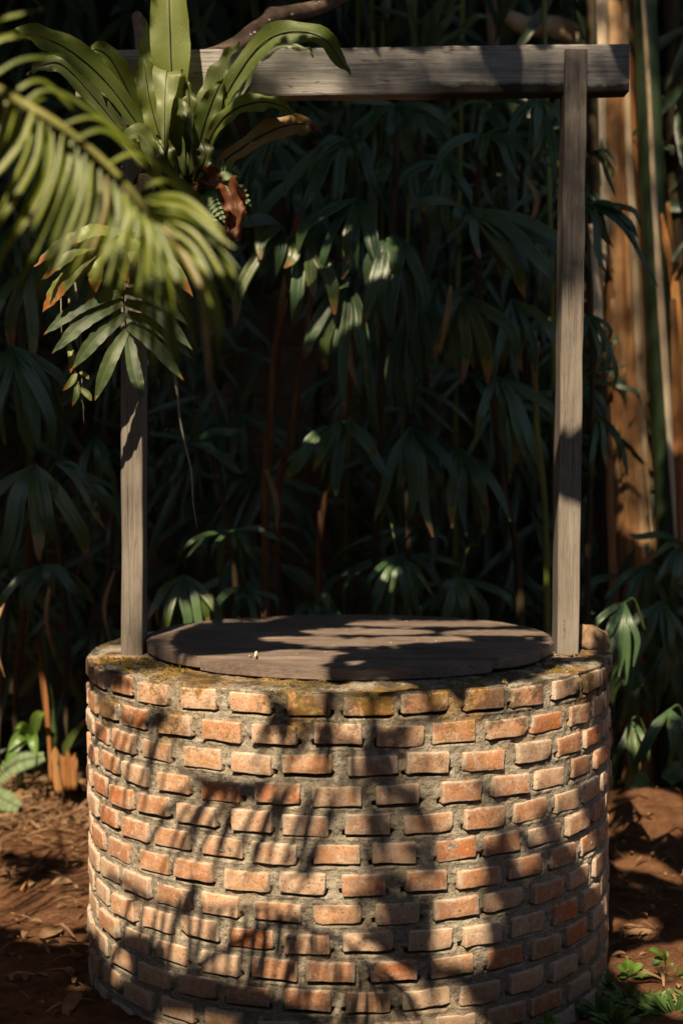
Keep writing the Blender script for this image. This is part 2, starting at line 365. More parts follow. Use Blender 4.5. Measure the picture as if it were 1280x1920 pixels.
M['sheath_pale'] = mat_plain('sheath_pale', [(0.3, (0.20, 0.12, 0.06)), (0.5, (0.36, 0.27, 0.17)), (0.7, (0.46, 0.40, 0.30))], 14, 0.7, 2, 0.5, 0.01)
M['sheath_orange'] = mat_plain('sheath_orange', [(0.3, (0.13, 0.05, 0.012)), (0.5, (0.24, 0.105, 0.028)), (0.7, (0.36, 0.20, 0.08))], 14, 0.7, 2)
M['stem_green'] = mat_plain('stem_green', [(0.3, (0.012, 0.022, 0.010)), (0.7, (0.03, 0.05, 0.02))], 8, 0.5, 2)
M['bamboo'] = mat_plain('bamboo', [(0.3, (0.075, 0.09, 0.018)), (0.7, (0.16, 0.17, 0.035))], 10, 0.45, 2)
M['mossy'] = mat_plain('mossy_bark', [(0.3, (0.025, 0.03, 0.012)), (0.5, (0.07, 0.075, 0.03)), (0.7, (0.15, 0.12, 0.07))], 14, 0.95, 2)
M['stone'] = mat_plain('wall_stone', [(0.3, (0.13, 0.085, 0.05)), (0.5, (0.21, 0.14, 0.088)), (0.7, (0.28, 0.195, 0.13))], 6)
M['wall_mortar'] = mat_plain('wall_mortar', [(0.3, (0.25, 0.23, 0.19)), (0.7, (0.36, 0.33, 0.28))], 20)
M['rubble'] = mat_plain('rubble', [(0.3, (0.16, 0.09, 0.05)), (0.5, (0.27, 0.17, 0.105)), (0.7, (0.36, 0.26, 0.18))], 30, 0.95, None, 0.8)
M['litter'] = mat_leaf('litter', (0.12, 0.062, 0.028), (0.27, 0.165, 0.085), None, None, 1, 0.8, 0.15)
M['weed'] = mat_leaf('weed_leaf', (0.055, 0.11, 0.025), (0.10, 0.17, 0.045), (0.14, 0.2, 0.08), None, 1, 0.4, 0.3)
M['seedling'] = mat_leaf('seedling_leaf', (0.08, 0.16, 0.025), (0.125, 0.22, 0.038), (0.2, 0.33, 0.09), None, 1, 0.38, 0.35)
M['swordfern'] = mat_leaf('sword_fern_leaf', (0.06, 0.115, 0.022), (0.11, 0.18, 0.045), None, None, 1, 0.5, 0.3)
M['canopy'] = mat_leaf('shade_leaf', (0.035, 0.065, 0.018), (0.06, 0.095, 0.025), None, None, 1, 0.5, 0.10)
M['thicket'] = mat_leaf('thicket_leaf', (0.022, 0.042, 0.018), (0.040, 0.065, 0.024), None, None, 1, 0.42, 0.12)
M['moss'] = mat_plain('moss', [(0.3, (0.05, 0.05, 0.008)), (0.5, (0.16, 0.115, 0.018)), (0.7, (0.24, 0.15, 0.025))], 60, 1.0)
M['root'] = mat_plain('root', [(0.3, (0.12, 0.11, 0.075)), (0.7, (0.26, 0.24, 0.17))], 30)
M['fibre'] = mat_plain('fibre', [(0.3, (0.015, 0.01, 0.006)), (0.7, (0.06, 0.04, 0.02))], 50, 1, None, 0.9, 0.02)
M['straw'] = mat_plain('straw', [(0.3, (0.30, 0.27, 0.10)), (0.7, (0.42, 0.38, 0.16))], 30, 0.6)
M['petal'] = mat_plain('petal', [(0.3, (0.42, 0.33, 0.18)), (0.7, (0.62, 0.52, 0.34))], 30, 0.7)

# ------------------------------------------------------------------ the setting: ground
WX, WY, WR, WH = 0.02, 0.0, 0.75, 0.92
def ground_z(x, y):
    z = 0.05 * noise.noise(Vector((x * 0.7, y * 0.7, 1.3))) + 0.028 * noise.noise(Vector((x * 2.6, y * 2.6, 5.1)))
    z += 0.016 * noise.noise(Vector((x * 9, y * 9, 2.2))) + 0.010 * abs(noise.noise(Vector((x * 23, y * 23, 7.7))))
    z += 0.075 * math.exp(-(((x - 1.32) / 0.34) ** 2 + ((y - 1.66) / 0.26) ** 2))
    z += 0.05 * math.exp(-(((x - 1.1) / 0.10) ** 2 + ((y - 1.0) / 0.12) ** 2))
    d = math.hypot(x, y)
    return z * (1 if d < 8 else max(0.2, 1 - (d - 8) / 40))
def axis_lines(lo, hi, fine, far):
    a = list(np.arange(lo, hi, fine)); out = []
    step = fine; x = lo
    while x > -far: step *= 1.35; x -= step; out.append(x)
    out = out[::-1] + a; step = fine; x = a[-1]
    while x < far: step *= 1.35; x += step; out.append(x)
    return out
gx = axis_lines(-1.9, 1.95, 0.022, 120); gy = axis_lines(-0.9, 2.6, 0.022, 120)
gv = [(x, y, ground_z(x, y)) for y in gy for x in gx]; nx = len(gx)
gf = [(j * nx + i, j * nx + i + 1, (j + 1) * nx + i + 1, (j + 1) * nx + i) for j in range(len(gy) - 1) for i in range(nx - 1)]
tag(link_mesh('ground', gv, gf, M['soil']), 'bare reddish brown soil around the well', 'soil', None, 'structure')

# ------------------------------------------------------------------ brick well
well = thing('brick_well', 'round brick well with rough mortar and mossy rim', 'well', (WX, WY, 0))
NB, PITCHZ, BW, BH = 32, 0.0723, 0.1155, 0.0505
NC = 13; Z0 = WH - NC * PITCHZ + 0.010     # the bottom of the lowest course
def brick_mesh(idx, w, d, h):
    """rounded, chipped brick; its outer face at local y = -d/2"""
    r = 0.0038
    def lines(hh, k): return sorted(set([-hh, -hh + r * 0.35, -hh + r] + [lerp(-hh + r, hh - r, (i + 1) / (k + 1)) for i in range(k)] + [hh - r, hh - r * 0.35, hh]))
    L = [lines(w / 2, 5), lines(d / 2, 2), lines(h / 2, 2)]; H = (w / 2, d / 2, h / 2)
    V, F, key = [], [], {}
    sd = idx * 13.7
    chips = [(random.choice((-1, 1)), random.choice((-1, 1)), rnd(0.008, 0.022)) for _ in range(random.choice((0, 0, 1, 1, 2)))]
    def vert(p):
        k = tuple(round(c, 6) for c in p)
        if k in key: return key[k]
        v = Vector(p); inner = Vector([max(-H[i] + r, min(H[i] - r, v[i])) for i in range(3)])
        dv = v - inner
        if dv.length > 1e-9: v = inner + dv.normalized() * r
        v += Vector((noise.noise(v * 22 + Vector((sd, 0, 0))), noise.noise(v * 22 + Vector((0, sd, 0))), noise.noise(v * 26 + Vector((0, 0, sd))))) * 0.0024
        v += Vector((noise.noise(v * 75 + Vector((sd, 3, 0))), noise.noise(v * 75 + Vector((3, sd, 0))), noise.noise(v * 75 + Vector((0, 3, sd))))) * 0.0013
        for cx, cz, cr in chips:
            c = Vector((cx * H[0], -H[1], cz * H[2])); q = (v - c).length
            if q < cr: v += (Vector((0, 0, 0)) - c).normalized() * (cr - q) * 0.55
        key[k] = len(V); V.append(v); return key[k]
    for ax in range(3):
        a, b = (ax + 1) % 3, (ax + 2) % 3
        for sgn in (-1, 1):
            for i in range(len(L[a]) - 1):
                for j in range(len(L[b]) - 1):
                    quad = []
                    for (ii, jj) in ((i, j), (i + 1, j), (i + 1, j + 1), (i, j + 1)):
                        p = [0, 0, 0]; p[ax] = sgn * H[ax]; p[a] = L[a][ii]; p[b] = L[b][jj]; quad.append(vert(p))
                    F.append(tuple(quad if sgn > 0 else quad[::-1]))
    me = bpy.data.meshes.new('brick'); me.from_pydata([tuple(v) for v in V], [], F)
    me.polygons.foreach_set('use_smooth', [True] * len(me.polygons)); me.materials.append(M['brick']); me.update()
    return me
BD = 0.21
variants = [brick_mesh(i, BW * rnd(0.90, 1.05), BD, BH * rnd(0.90, 1.06)) for i in range(22)]
offs = [0.0, 0.52, 0.08, 0.55, 0.02, 0.47, -0.04, 0.5, 0.06, 0.45, 0.0, 0.53, 0.03]
brick_slots = []        # (course, theta)
rest_v, rest_f = [], []
for c in range(NC):
    zc = Z0 + (NC - 1 - c) * PITCHZ + BH / 2           # c = 0 is the top course
    for k in range(NB):
        th = (k + offs[c] + 0.28 + rnd(-0.06, 0.06)) * 2 * math.pi / NB       # 0 = towards the camera
        t = (th + math.pi) % (2 * math.pi) - math.pi
        out = rnd(-0.004, 0.005)
        rr = WR - BD / 2 + out
        Mx = Matrix.Translation((math.sin(t) * rr, -math.cos(t) * rr, zc + rnd(-0.0035, 0.0035))) @ Matrix.Rotation(t + rnd(-0.025, 0.025), 4, 'Z') \
            @ Matrix.Rotation(rnd(-0.035, 0.035), 4, 'Y') @ Matrix.Rotation(rnd(-0.02, 0.02), 4, 'X')
        me = random.choice(variants)
        if (c < 12 and abs(t) < R(101)) or c == 0:
            o = bpy.data.objects.new('brick', me); COL.objects.link(o); o.parent = well; o.matrix_local = Mx
            if c == 0 and abs(t) > R(60): o.location.z += rnd(-0.006, 0.010)
        else:
            n0 = len(rest_v); rest_v += [Mx @ v.co for v in me.vertices]
            rest_f += [tuple(i + n0 for i in p.vertices) for p in me.polygons]
        brick_slots.append((c, th % (2 * math.pi)))
o = link_mesh('bricks', rest_v, rest_f, M['brick'], well); o['kind'] = 'stuff'

# mortar body: pitched from the top edge of each course back to the underside of the next
per_course = [[] for _ in range(NC)]
for c, th in brick_slots: per_course[c].append(th)
NT_, NZ_ = 640, 290
mv, mf = [], []
halfang = BW / 2 / WR
ths = [2 * math.pi * i / NT_ for i in range(NT_)]
zs = [lerp(-0.12, WH - 0.004, j / (NZ_ - 1)) for j in range(NZ_)]
under = []
for c in range(NC):
    row = [0.0] * NT_
    for th0 in per_course[c]:
        i0 = th0 / (2 * math.pi) * NT_; hw_ = halfang / (2 * math.pi) * NT_ * 1.04
        for k in range(int(i0 - hw_), int(i0 + hw_) + 2):
            if abs(k - i0) < hw_: row[k % NT_] = 1.0
    under.append(row)
for z in zs:
    cf = (WH - 0.002 - z) / PITCHZ; c = min(NC - 1, max(0, int(cf)))
    fz = cf - c                    # 0 at top of the slot, BH/PITCHZ at the underside of the brick
    for it, th in enumerate(ths):
        rr = WR - 0.007
        if fz > BH / PITCHZ - 0.04 and under[c][it]:
            g = (fz - BH / PITCHZ + 0.04) / (1.04 - BH / PITCHZ)        # 0 just under the brick, 1 at the next brick's top
            rr = WR - 0.045 + 0.040 * min(1, max(0.0, (g - 0.36 - 0.18 * noise.noise(Vector((th * 9, z * 9, 0))))) * 2.6)
        n1 = noise.noise(Vector((th * WR * 26, z * 26, 3.1))); n2 = noise.noise(Vector((th * WR * 75, z * 75, 9.4))); n3 = noise.noise(Vector((th * WR * 7, z * 7, 1.2)))
        rr += 0.0042 * n1 + 0.0035 * n2 + 0.003 * n3
        mv.append((math.sin(th) * rr, -math.cos(th) * rr, z))
mf = [(j * NT_ + i, j * NT_ + (i + 1) % NT_, (j + 1) * NT_ + (i + 1) % NT_, (j + 1) * NT_ + i) for j in range(NZ_ - 1) for i in range(NT_)]
# the rim's top and the inner shaft
base = (NZ_ - 1) * NT_; prev = base
prof = [(0.735, -0.003), (0.715, 0.0), (0.69, 0.001), (0.66, 0.002), (0.62, 0.003), (0.58, 0.003), (0.55, 0.001), (0.53, -0.004), (0.525, -0.05), (0.525, -0.5), (0.525, -1.0)]
for (r_, dz) in prof:
    n0 = len(mv)
    for i, th in enumerate(ths):
        nn = noise.noise(Vector((math.sin(th) * r_ * 22, math.cos(th) * r_ * 22, 4.0))) * 0.006 + noise.noise(Vector((math.sin(th) * r_ * 70, math.cos(th) * r_ * 70, 4.0))) * 0.003
        mv.append((math.sin(th) * r_, -math.cos(th) * r_, WH - 0.006 + dz + nn))
    mf += [(prev + i, prev + (i + 1) % NT_, n0 + (i + 1) % NT_, n0 + i) for i in range(NT_)]
    prev = n0
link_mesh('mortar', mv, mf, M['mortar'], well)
# tufts of moss on the rim
tv, tf = [], []
for _ in range(260):
    a = random.choice([rnd(-1.3, -0.2), rnd(0.2, 1.35), rnd(-1.4, 1.4)]); r_ = rnd(0.60, 0.745)
    c = Vector((math.sin(a) * r_, -math.cos(a) * r_, WH + 0.001)); s = rnd(0.003, 0.010)
    if noise.noise(c * 6) < 0.0: continue
    for _k in range(7):
        d = Vector((rnd(-1, 1), rnd(-1, 1), rnd(0.3, 1))).normalized(); p = c + Vector((rnd(-1, 1), rnd(-1, 1), 0)) * s * 1.6
        e = d.cross(Vector((rnd(-1, 1), rnd(-1, 1), 0.2))).normalized() * s * 0.35
        n0 = len(tv); tv += [p - e, p + e, p + d * s]; tf.append((n0, n0 + 1, n0 + 2))
o = link_mesh('moss', tv, tf, M['moss'], well, None, False); o['kind'] = 'stuff'

# ------------------------------------------------------------------ plank lid
LZ = WH + 0.006; LT = 0.032; LR = 0.586
lid = thing('wooden_lid', 'dark round wooden lid of wide planks lying on the well', 'lid', (WX + 0.004, WY - 0.012, LZ))
def plank(y0, y1, k):
    pts = []
    def xs(y): return math.sqrt(max(0.0, LR * LR - y * y))
    n = 14
    ys = [lerp(y0, y1, i / n) for i in range(n + 1)]
    poly = [(xs(y), y) for y in ys] + [(-xs(y), y) for y in ys[::-1]]
    poly = [p for i, p in enumerate(poly) if i == 0 or math.dist(p, poly[i - 1]) > 1e-4]
    if math.dist(poly[0], poly[-1]) < 1e-4: poly.pop()
    bm = bmesh.new()
    bot = [bm.verts.new((x, y, 0)) for x, y in poly]
    f = bm.faces.new(bot)
    ex = bmesh.ops.extrude_face_region(bm, geom=[f]); top = [g for g in ex['geom'] if isinstance(g, bmesh.types.BMVert)]
    for v in top: v.co.z += LT
    bmesh.ops.recalc_face_normals(bm, faces=bm.faces)
    bmesh.ops.bevel(bm, geom=[e for e in bm.edges if e.is_manifold and e.calc_face_angle(0) > 0.8], offset=0.0035, segments=2, affect='EDGES')
    for v in bm.verts:
        v.co += Vector((noise.noise(v.co * 14 + Vector((k, 0, 0))), noise.noise(v.co * 14 + Vector((0, k, 0))), noise.noise(v.co * 9 + Vector((0, 0, k))))) * 0.0022
    me = bpy.data.meshes.new('plank'); bm.to_mesh(me); bm.free(); me.materials.append(M['lid'])
    o = bpy.data.objects.new('plank', me); COL.objects.link(o); o.parent = lid; o.rotation_euler.z = R(-2.0)
    o.location = (rnd(-0.005, 0.005), 0, rnd(-0.003, 0.003)); o.rotation_euler.x = rnd(-0.012, 0.012)
cuts = [-0.5858, -0.44, -0.262, -0.09, 0.08, 0.25, 0.41, 0.5858]
for k in range(7): plank(cuts[k] + (0.0045 if k else 0), cuts[k + 1] - (0.0045 if k < 6 else 0), k * 3.3)

# ------------------------------------------------------------------ the timber frame
frame = thing('well_frame', 'weathered grey timber frame of two posts and a crossbeam over the well', 'frame', (0, -0.08, WH))
def timber(name, a, b, wx, dy, mat, parent, axis_up=True, seed=0.0, seg=26):
    """squared timber from a to b (centre of its section), slightly uneven"""
    V, F = [], []
    ring = [(-1, -1), (-0.93, -1), (0.93, -1), (1, -1), (1, -0.93), (1, 0.93), (1, 1), (0.93, 1), (-0.93, 1), (-1, 1), (-1, 0.93), (-1, -0.93)]
    a, b = Vector(a), Vector(b); n = len(ring)
    for i in range(seg + 1):
        c = a.lerp(b, i / seg)
        for k, (u, v) in enumerate(ring):
            uu, vv = (u * 0.965, v * 0.965) if abs(u) == 1 and abs(v) == 1 else (u, v)
            off = Vector((uu * wx / 2, vv * dy / 2, 0)) if axis_up else Vector((0, vv * dy / 2, uu * wx / 2))
            p = c + off
            p += Vector((noise.noise(p * 6 + Vector((seed, 0, 0))), noise.noise(p * 6 + Vector((0, seed, 0))), noise.noise(p * 6 + Vector((0, 0, seed))))) * 0.003
            p += Vector((noise.noise(p * 31 + Vector((seed, 0, 0))), noise.noise(p * 31 + Vector((0, seed, 0))), 0)) * 0.0012
            V.append(p)
    for i in range(seg):
        for k in range(n): F.append((i * n + k, i * n + (k + 1) % n, (i + 1) * n + (k + 1) % n, (i + 1) * n + k))
    F += [tuple(range(n))[::-1], tuple(range(seg * n, seg * n + n))]
    bm = bmesh.new(); bv = [bm.verts.new(v) for v in V]
    for f in F: bm.faces.new([bv[i] for i in f])
    bmesh.ops.recalc_face_normals(bm, faces=bm.faces)
    me = bpy.data.meshes.new(name); bm.to_mesh(me); bm.free(); me.materials.append(mat)
    o = bpy.data.objects.new(name, me); COL.objects.link(o)
    return put(o, parent)
PF, PB = -0.135, -0.035         # front and back faces of the posts
def on(px, py, Y=PF): return P(px, py, Y)
PYC = (PF + PB) / 2
lb = on(248, 1231); lt = on(247, 112)
o = timber('post', (lb.x, PYC, WH - 0.02), (lt.x, PYC, lt.z), 0.0605, 0.10, M['post'], frame, True, 2.0)
rb = on(1063.5, 1231); rt = on(1080, 92)
o = timber('post', (rb.x, PYC, WH - 0.02), (rt.x, PYC, rt.z), 0.0625, 0.10, M['post'], frame, True, 8.0)
BF = -0.115
b0 = on(142, 139, BF); b1 = on(1178, 126.5, BF)
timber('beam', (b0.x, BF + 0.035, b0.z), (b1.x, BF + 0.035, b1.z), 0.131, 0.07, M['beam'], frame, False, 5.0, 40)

# ------------------------------------------------------------------ wall behind the palms
WY0 = 3.0
wall = thing('garden_wall', 'tan stone block wall in deep shade behind the palms', 'wall', (0, WY0, 0))
V = [(x, y, z) for x in (-5, 5) for y in (0.02, 0.32) for z in (-0.1, 3.36)]
link_mesh('core', V, [(0, 1, 3, 2), (4, 6, 7, 5), (0, 4, 5, 1), (2, 3, 7, 6), (1, 5, 7, 3), (0, 2, 6, 4)], M['wall_mortar'], wall, None, False)
def block_mesh(w, h):
    bm = bmesh.new(); bmesh.ops.create_cube(bm, size=1)
    for v in bm.verts: v.co = Vector((v.co.x * w, v.co.y * 0.10, v.co.z * h))
    bmesh.ops.bevel(bm, geom=bm.edges[:], offset=0.012, segments=2, affect='EDGES')
    for v in bm.verts: v.co += Vector((rnd(-1, 1), rnd(-1, 1), rnd(-1, 1))) * 0.003
    me = bpy.data.meshes.new('block'); bm.to_mesh(me); bm.free(); me.materials.append(M['stone']); return me
bmeshes = [block_mesh(0.585, 0.235) for _ in range(4)]
for r_ in range(13):
    for k in range(17):
        x = -4.85 + k * 0.6 + (0.3 if r_ % 2 else 0)
        if x > 4.8: continue
        o = bpy.data.objects.new('block', random.choice(bmeshes)); COL.objects.link(o); o.parent = wall
        o.location = (x, 0.045 + rnd(-0.006, 0.006), 0.10 + r_ * 0.255)

# ------------------------------------------------------------------ generic foliage sheets (numpy)
def leaf_cloud(name, centers, dirs, normals, lengths, widths, mat):
    """many small pointed, folded leaves as one mesh"""
    n = len(centers)
    d = dirs / np.linalg.norm(dirs, axis=1, keepdims=True)
    s = np.cross(d, normals); s /= np.linalg.norm(s, axis=1, keepdims=True) + 1e-9
    nn = np.cross(s, d)
    L = lengths[:, None]; W = widths[:, None]
    base = centers - d * L / 2
    pts = [base, base + d * L * 0.35 + s * W * 0.5 + nn * W * 0.12, base + d * L * 0.38 - nn * W * 0.05, base + d * L * 0.35 - s * W * 0.5 + nn * W * 0.12,
           base + d * L * 0.72 + s * W * 0.36 + nn * W * 0.06, base + d * L * 0.75 - nn * W * 0.10, base + d * L * 0.72 - s * W * 0.36 + nn * W * 0.06, base + d * L - nn * L * 0.10]
    uvp = [(0.5, 0), (1, .35), (.5, .38), (0, .35), (.9, .72), (.5, .75), (.1, .72), (.5, 1)]
    V = np.stack(pts, 1).reshape(-1, 3)
    tri = np.array([(0, 1, 2), (0, 2, 3), (1, 4, 5), (1, 5, 2), (2, 5, 6), (2, 6, 3), (4, 7, 5), (5, 7, 6)])
    F = (tri[None] + (np.arange(n) * 8)[:, None, None]).reshape(-1, 3)
    me = bpy.data.meshes.new(name)
    me.vertices.add(len(V)); me.vertices.foreach_set('co', V.astype(np.float32).ravel())
    me.loops.add(F.size); me.loops.foreach_set('vertex_index', F.astype(np.int32).ravel())
    me.polygons.add(len(F)); me.polygons.foreach_set('loop_start', (np.arange(len(F)) * 3).astype(np.int32))
    uvl = me.uv_layers.new(name='UVMap'); uvv = np.tile(np.array(uvp), (n, 1)); uvl.data.foreach_set('uv', uvv[F.ravel()].astype(np.float32).ravel())
    me.materials.append(mat); me.update(); me.validate()
    o = bpy.data.objects.new(name, me); COL.objects.link(o); return o

# dense growth behind and above the wall: one dark mass
n = 30000
c = np.stack([rng.uniform(-6, 6, n), rng.uniform(2.4, 6.5, n), rng.uniform(0.2, 6.2, n)], 1)
c[:, 1] = np.where(c[:, 2] < 2.4, rng.uniform(3.5, 5.5, n), c[:, 1] + 0.35)
side = rng.random(n) < 0.16
c[side, 0] = np.sign(rng.uniform(-1, 1, side.sum())) * rng.uniform(2.5, 4.5, side.sum()); c[side, 1] = rng.uniform(0.8, 3.5, side.sum()); c[side, 2] = rng.uniform(0, 4.5, side.sum())
k3 = 3000                       # hanging blades in front of the wall, thinner where the wall shows
c3 = np.stack([rng.uniform(-3.0, 3.0, k3), rng.uniform(2.0, 2.85, k3), rng.uniform(0.1, 3.6, k3)], 1)
c3 = c3[~((np.abs(c3[:, 0] + 0.15) < 0.22) & (c3[:, 2] > 0.7) & (c3[:, 2] < 2.2) & (rng.random(k3) < 0.8))]
hang = len(c3); side_n = len(c)
c = np.concatenate([c, c3])
# leaves added out of view at both sides and behind the camera, blocking low sky
k2 = 11000
c2 = np.stack([rng.uniform(-6, 6, k2), rng.uniform(-9.0, -7.0, k2), rng.uniform(0, 2.9, k2)], 1)
sd_ = rng.random(k2) < 0.6
c2[sd_, 0] = np.sign(rng.uniform(-1, 1, sd_.sum())) * rng.uniform(4.0, 5.6, sd_.sum()); c2[sd_, 1] = rng.uniform(-8.5, 3.0, sd_.sum())
c = np.concatenate([c, c2]); n = len(c)
d = np.stack([rng.normal(0, 0.6, n), rng.normal(-0.2, 0.4, n), rng.normal(-0.9, 0.4, n)], 1)
nm = np.stack([rng.normal(0, 0.5, n), rng.normal(-1, 0.3, n), rng.normal(0.5, 0.4, n)], 1)
tl, tw_ = rng.uniform(0.30, 0.65, n), rng.uniform(0.07, 0.17, n)
hs = slice(side_n, side_n + hang); tl[hs] = rng.uniform(0.28, 0.5, hang); tw_[hs] = rng.uniform(0.03, 0.06, hang)
o = leaf_cloud('thicket', c, d, nm, tl, tw_, M['thicket'])
tag(o, 'dense dark green thicket filling the shade behind the garden wall, plus leaves added out of view around the camera', 'thicket', None, 'stuff')

# ------------------------------------------------------------------ lady palms
def make_fan(palm, hub, tips, root=None, width=0.078, seed=0, yellow=0.0, arch=0.028, loose=True):
    """hub and tips as surveyed places; the petiole mesh carries its leaflets"""
    hub = Vector(hub)
    root = Vector(root) if root is not None else hub + Vector((rnd(-0.15, 0.15), 0.25, -0.35))
    midp = root.lerp(hub, 0.55) + Vector((0, 0, 0.06))
    fan = tube('fan_leaf', spline([root, midp, hub], 9), [lerp(0.0055, 0.0035, i / 8) for i in range(9)], M['petiole'], palm, 6)
    extra = []
    for a_, b_ in zip(tips[:-1], tips[1:]):
        if random.random() < 0.85: extra.append(hub + (Vector(a_).lerp(Vector(b_), rnd(0.35, 0.65)) - hub) * rnd(0.8, 1.05) + Vector((0, rnd(-0.02, 0.08), 0)))
    for i, tip in enumerate(list(tips) + extra):
        tip = hub + (Vector(tip) - hub) * rnd(1.0, 1.38); L = (tip - hub).length
        lift = 0.6 * arch * rnd(0.6, 1.4) + max(0.0, (tip.z - hub.z)) * 0.1
        out = Vector((tip.x - hub.x, 0, 0)) * 0.12
        m1 = hub.lerp(tip, 0.33) + Vector((0, -0.03, lift)) + out
        kink = Vector((rnd(-0.02, 0.02), rnd(-0.02, 0.02), rnd(-0.02, 0.02)))
        m2 = hub.lerp(tip, 0.70) + Vector((0, -0.03, lift * 0.7)) + out + kink
        ya = random.random() < yellow
        face = Vector((rnd(-0.45, 0.45), -1, rnd(0.1, 0.7)))
        if not loose and random.random() < 0.22: continue
        w = width * (rnd(0.40, 0.64) if loose else rnd(0.26, 0.5)) * min(1.0, 0.5 + L / 0.42)
        o, _ = blade('leaflet', [hub, m1, m2, tip], w, M['rhapis_y' if ya else 'rhapis'], fan, face=face, prof='palm', n=11, m=9, fold=0.14, pleat=w * 0.035, edge=0.10, seed=rnd(0, 50))
    return fan
def cane(palm, pts, r=0.014, mat='cane', sides=8):
    pp = spline(pts, 34); rad = []
    for i in range(34):
        k = i % 5
        rad.append(r * (1.28 if k == 0 else 1.12 if k == 1 else rnd(0.92, 1.04)) * rnd(0.93, 1.07))
    return tube('cane', pp, rad, M[mat], palm, sides, 0.25, rnd(0, 50))
def scrap(palm, px, py, Y, L, w=0.03):
    """a strip of dry sheath or dead leaflet hanging on a cane"""
    a = P(px, py, Y); b = a + Vector((rnd(-0.05, 0.05), -0.02, -L))
    blade('dry_sheath', [a, a.lerp(b, 0.5) + Vector((rnd(-0.04, 0.04), -0.03, 0.01)), b], w, M['dry_strip'], palm, prof='lance', n=9, m=4, fold=0.4, wave=0.006, seed=rnd(0, 9))
def gp(px, Y):
    """a place on the soil"""
    x = P(px, 1400, Y).x; return Vector((x, Y, ground_z(x, Y) - 0.03))
G_LP = 'lady palms growing behind and beside the well'
def lady(label, base_px, Y):
    b = gp(base_px, Y)
    return thing('lady_palm', label, 'palm', b, G_LP)
def T(hub, Y, tips, dy=0.06):
    return P(hub[0], hub[1], Y), [P(x, y, Y - rnd(0.3, 1.0) * dy * 1.6) for x, y in tips]

p1 = lady('tall lady palm on pale orange canes just right of the left post', 505, 1.35)
cane(p1, [gp(505, 1.35), P(497, 1050, 1.35), P(500, 880, 1.33), P(514, 700, 1.3), P(534, 540, 1.27), P(560, 400, 1.2)], 0.0155)
cane(p1, [gp(540, 1.45), P(520, 980, 1.45), P(545, 820, 1.42), P(572, 640, 1.4), P(592, 470, 1.35)], 0.012, 'cane')
cane(p1, [gp(590, 1.5), P(600, 1010, 1.5), P(625, 900, 1.45), P(652, 740, 1.4), P(668, 560, 1.35)], 0.012, 'cane')
for (hub, Y, tips, y_, w_) in [
    ((652, 262), 0.85, [(548, 355), (628, 372), (712, 368), (590, 300), (690, 300)], 0.1, 0.085),
    ((530, 425), 0.80, [(460, 572), (500, 470), (520, 500), (470, 420)], 0.75, 0.085),
    ((575, 440), 0.82, [(556, 578), (538, 495), (622, 575), (590, 560)], 0.75, 0.085),
    ((668, 372), 0.80, [(570, 462), (644, 508), (700, 470), (610, 500)], 0.05, 0.088),
    ((655, 530), 0.85, [(612, 692), (648, 715), (700, 765), (590, 640), (680, 660)], 0.35, 0.085),
    ((540, 205), 0.95, [(475, 335), (525, 250), (600, 250), (505, 300)], 0.05, 0.07),
    ((640, 790), 1.0, [(632, 900), (600, 860), (560, 870), (690, 850), (725, 890)], 0.1, 0.08),
]:
    h, tp = T(hub, Y, tips); make_fan(p1, h, tp, P(hub[0] - 40, hub[1] + 130, 1.3), w_, yellow=y_)
for a in [(535, 460, 0.9, .26), (498, 880, 1.3, .25), (655, 640, 1.3, .22)]: scrap(p1, *a, 0.022)

p2 = lady('lady palm with broad drooping leaves behind the middle of the lid', 735, 1.4)
cane(p2, [gp(700, 1.4), P(705, 1000, 1.4), P(712, 800, 1.35), P(720, 600, 1.3), P(735, 430, 1.25), P(745, 240, 1.15)], 0.013, 'cane_dark')
cane(p2, [gp(770, 1.5), P(765, 900, 1.5), P(775, 640, 1.4)], 0.012, 'cane_dark')
for (hub, Y, tips, y_, w_) in [
    ((742, 440), 0.75, [(690, 585), (735, 600), (790, 570), (700, 510)], 0.05, 0.10),
    ((742, 198), 0.90, [(688, 252), (836, 236), (790, 275), (722, 285), (670, 200)], 0.05, 0.07),
    ((775, 545), 1.0, [(742, 705), (770, 735), (805, 700), (830, 650)], 0.05, 0.08),
    ((745, 1045), 0.95, [(685, 1108), (702, 1150), (730, 1166), (757, 1168), (785, 1156), (812, 1118)], 0.15, 0.05),
    ((770, 800), 1.1, [(720, 930), (765, 960), (800, 950), (840, 900)], 0.05, 0.075),
]:
    h, tp = T(hub, Y, tips); make_fan(p2, h, tp, P(hub[0] - 45, hub[1] - 160 if hub[1] > 1000 else hub[1] + 140, 1.3), w_, yellow=y_)

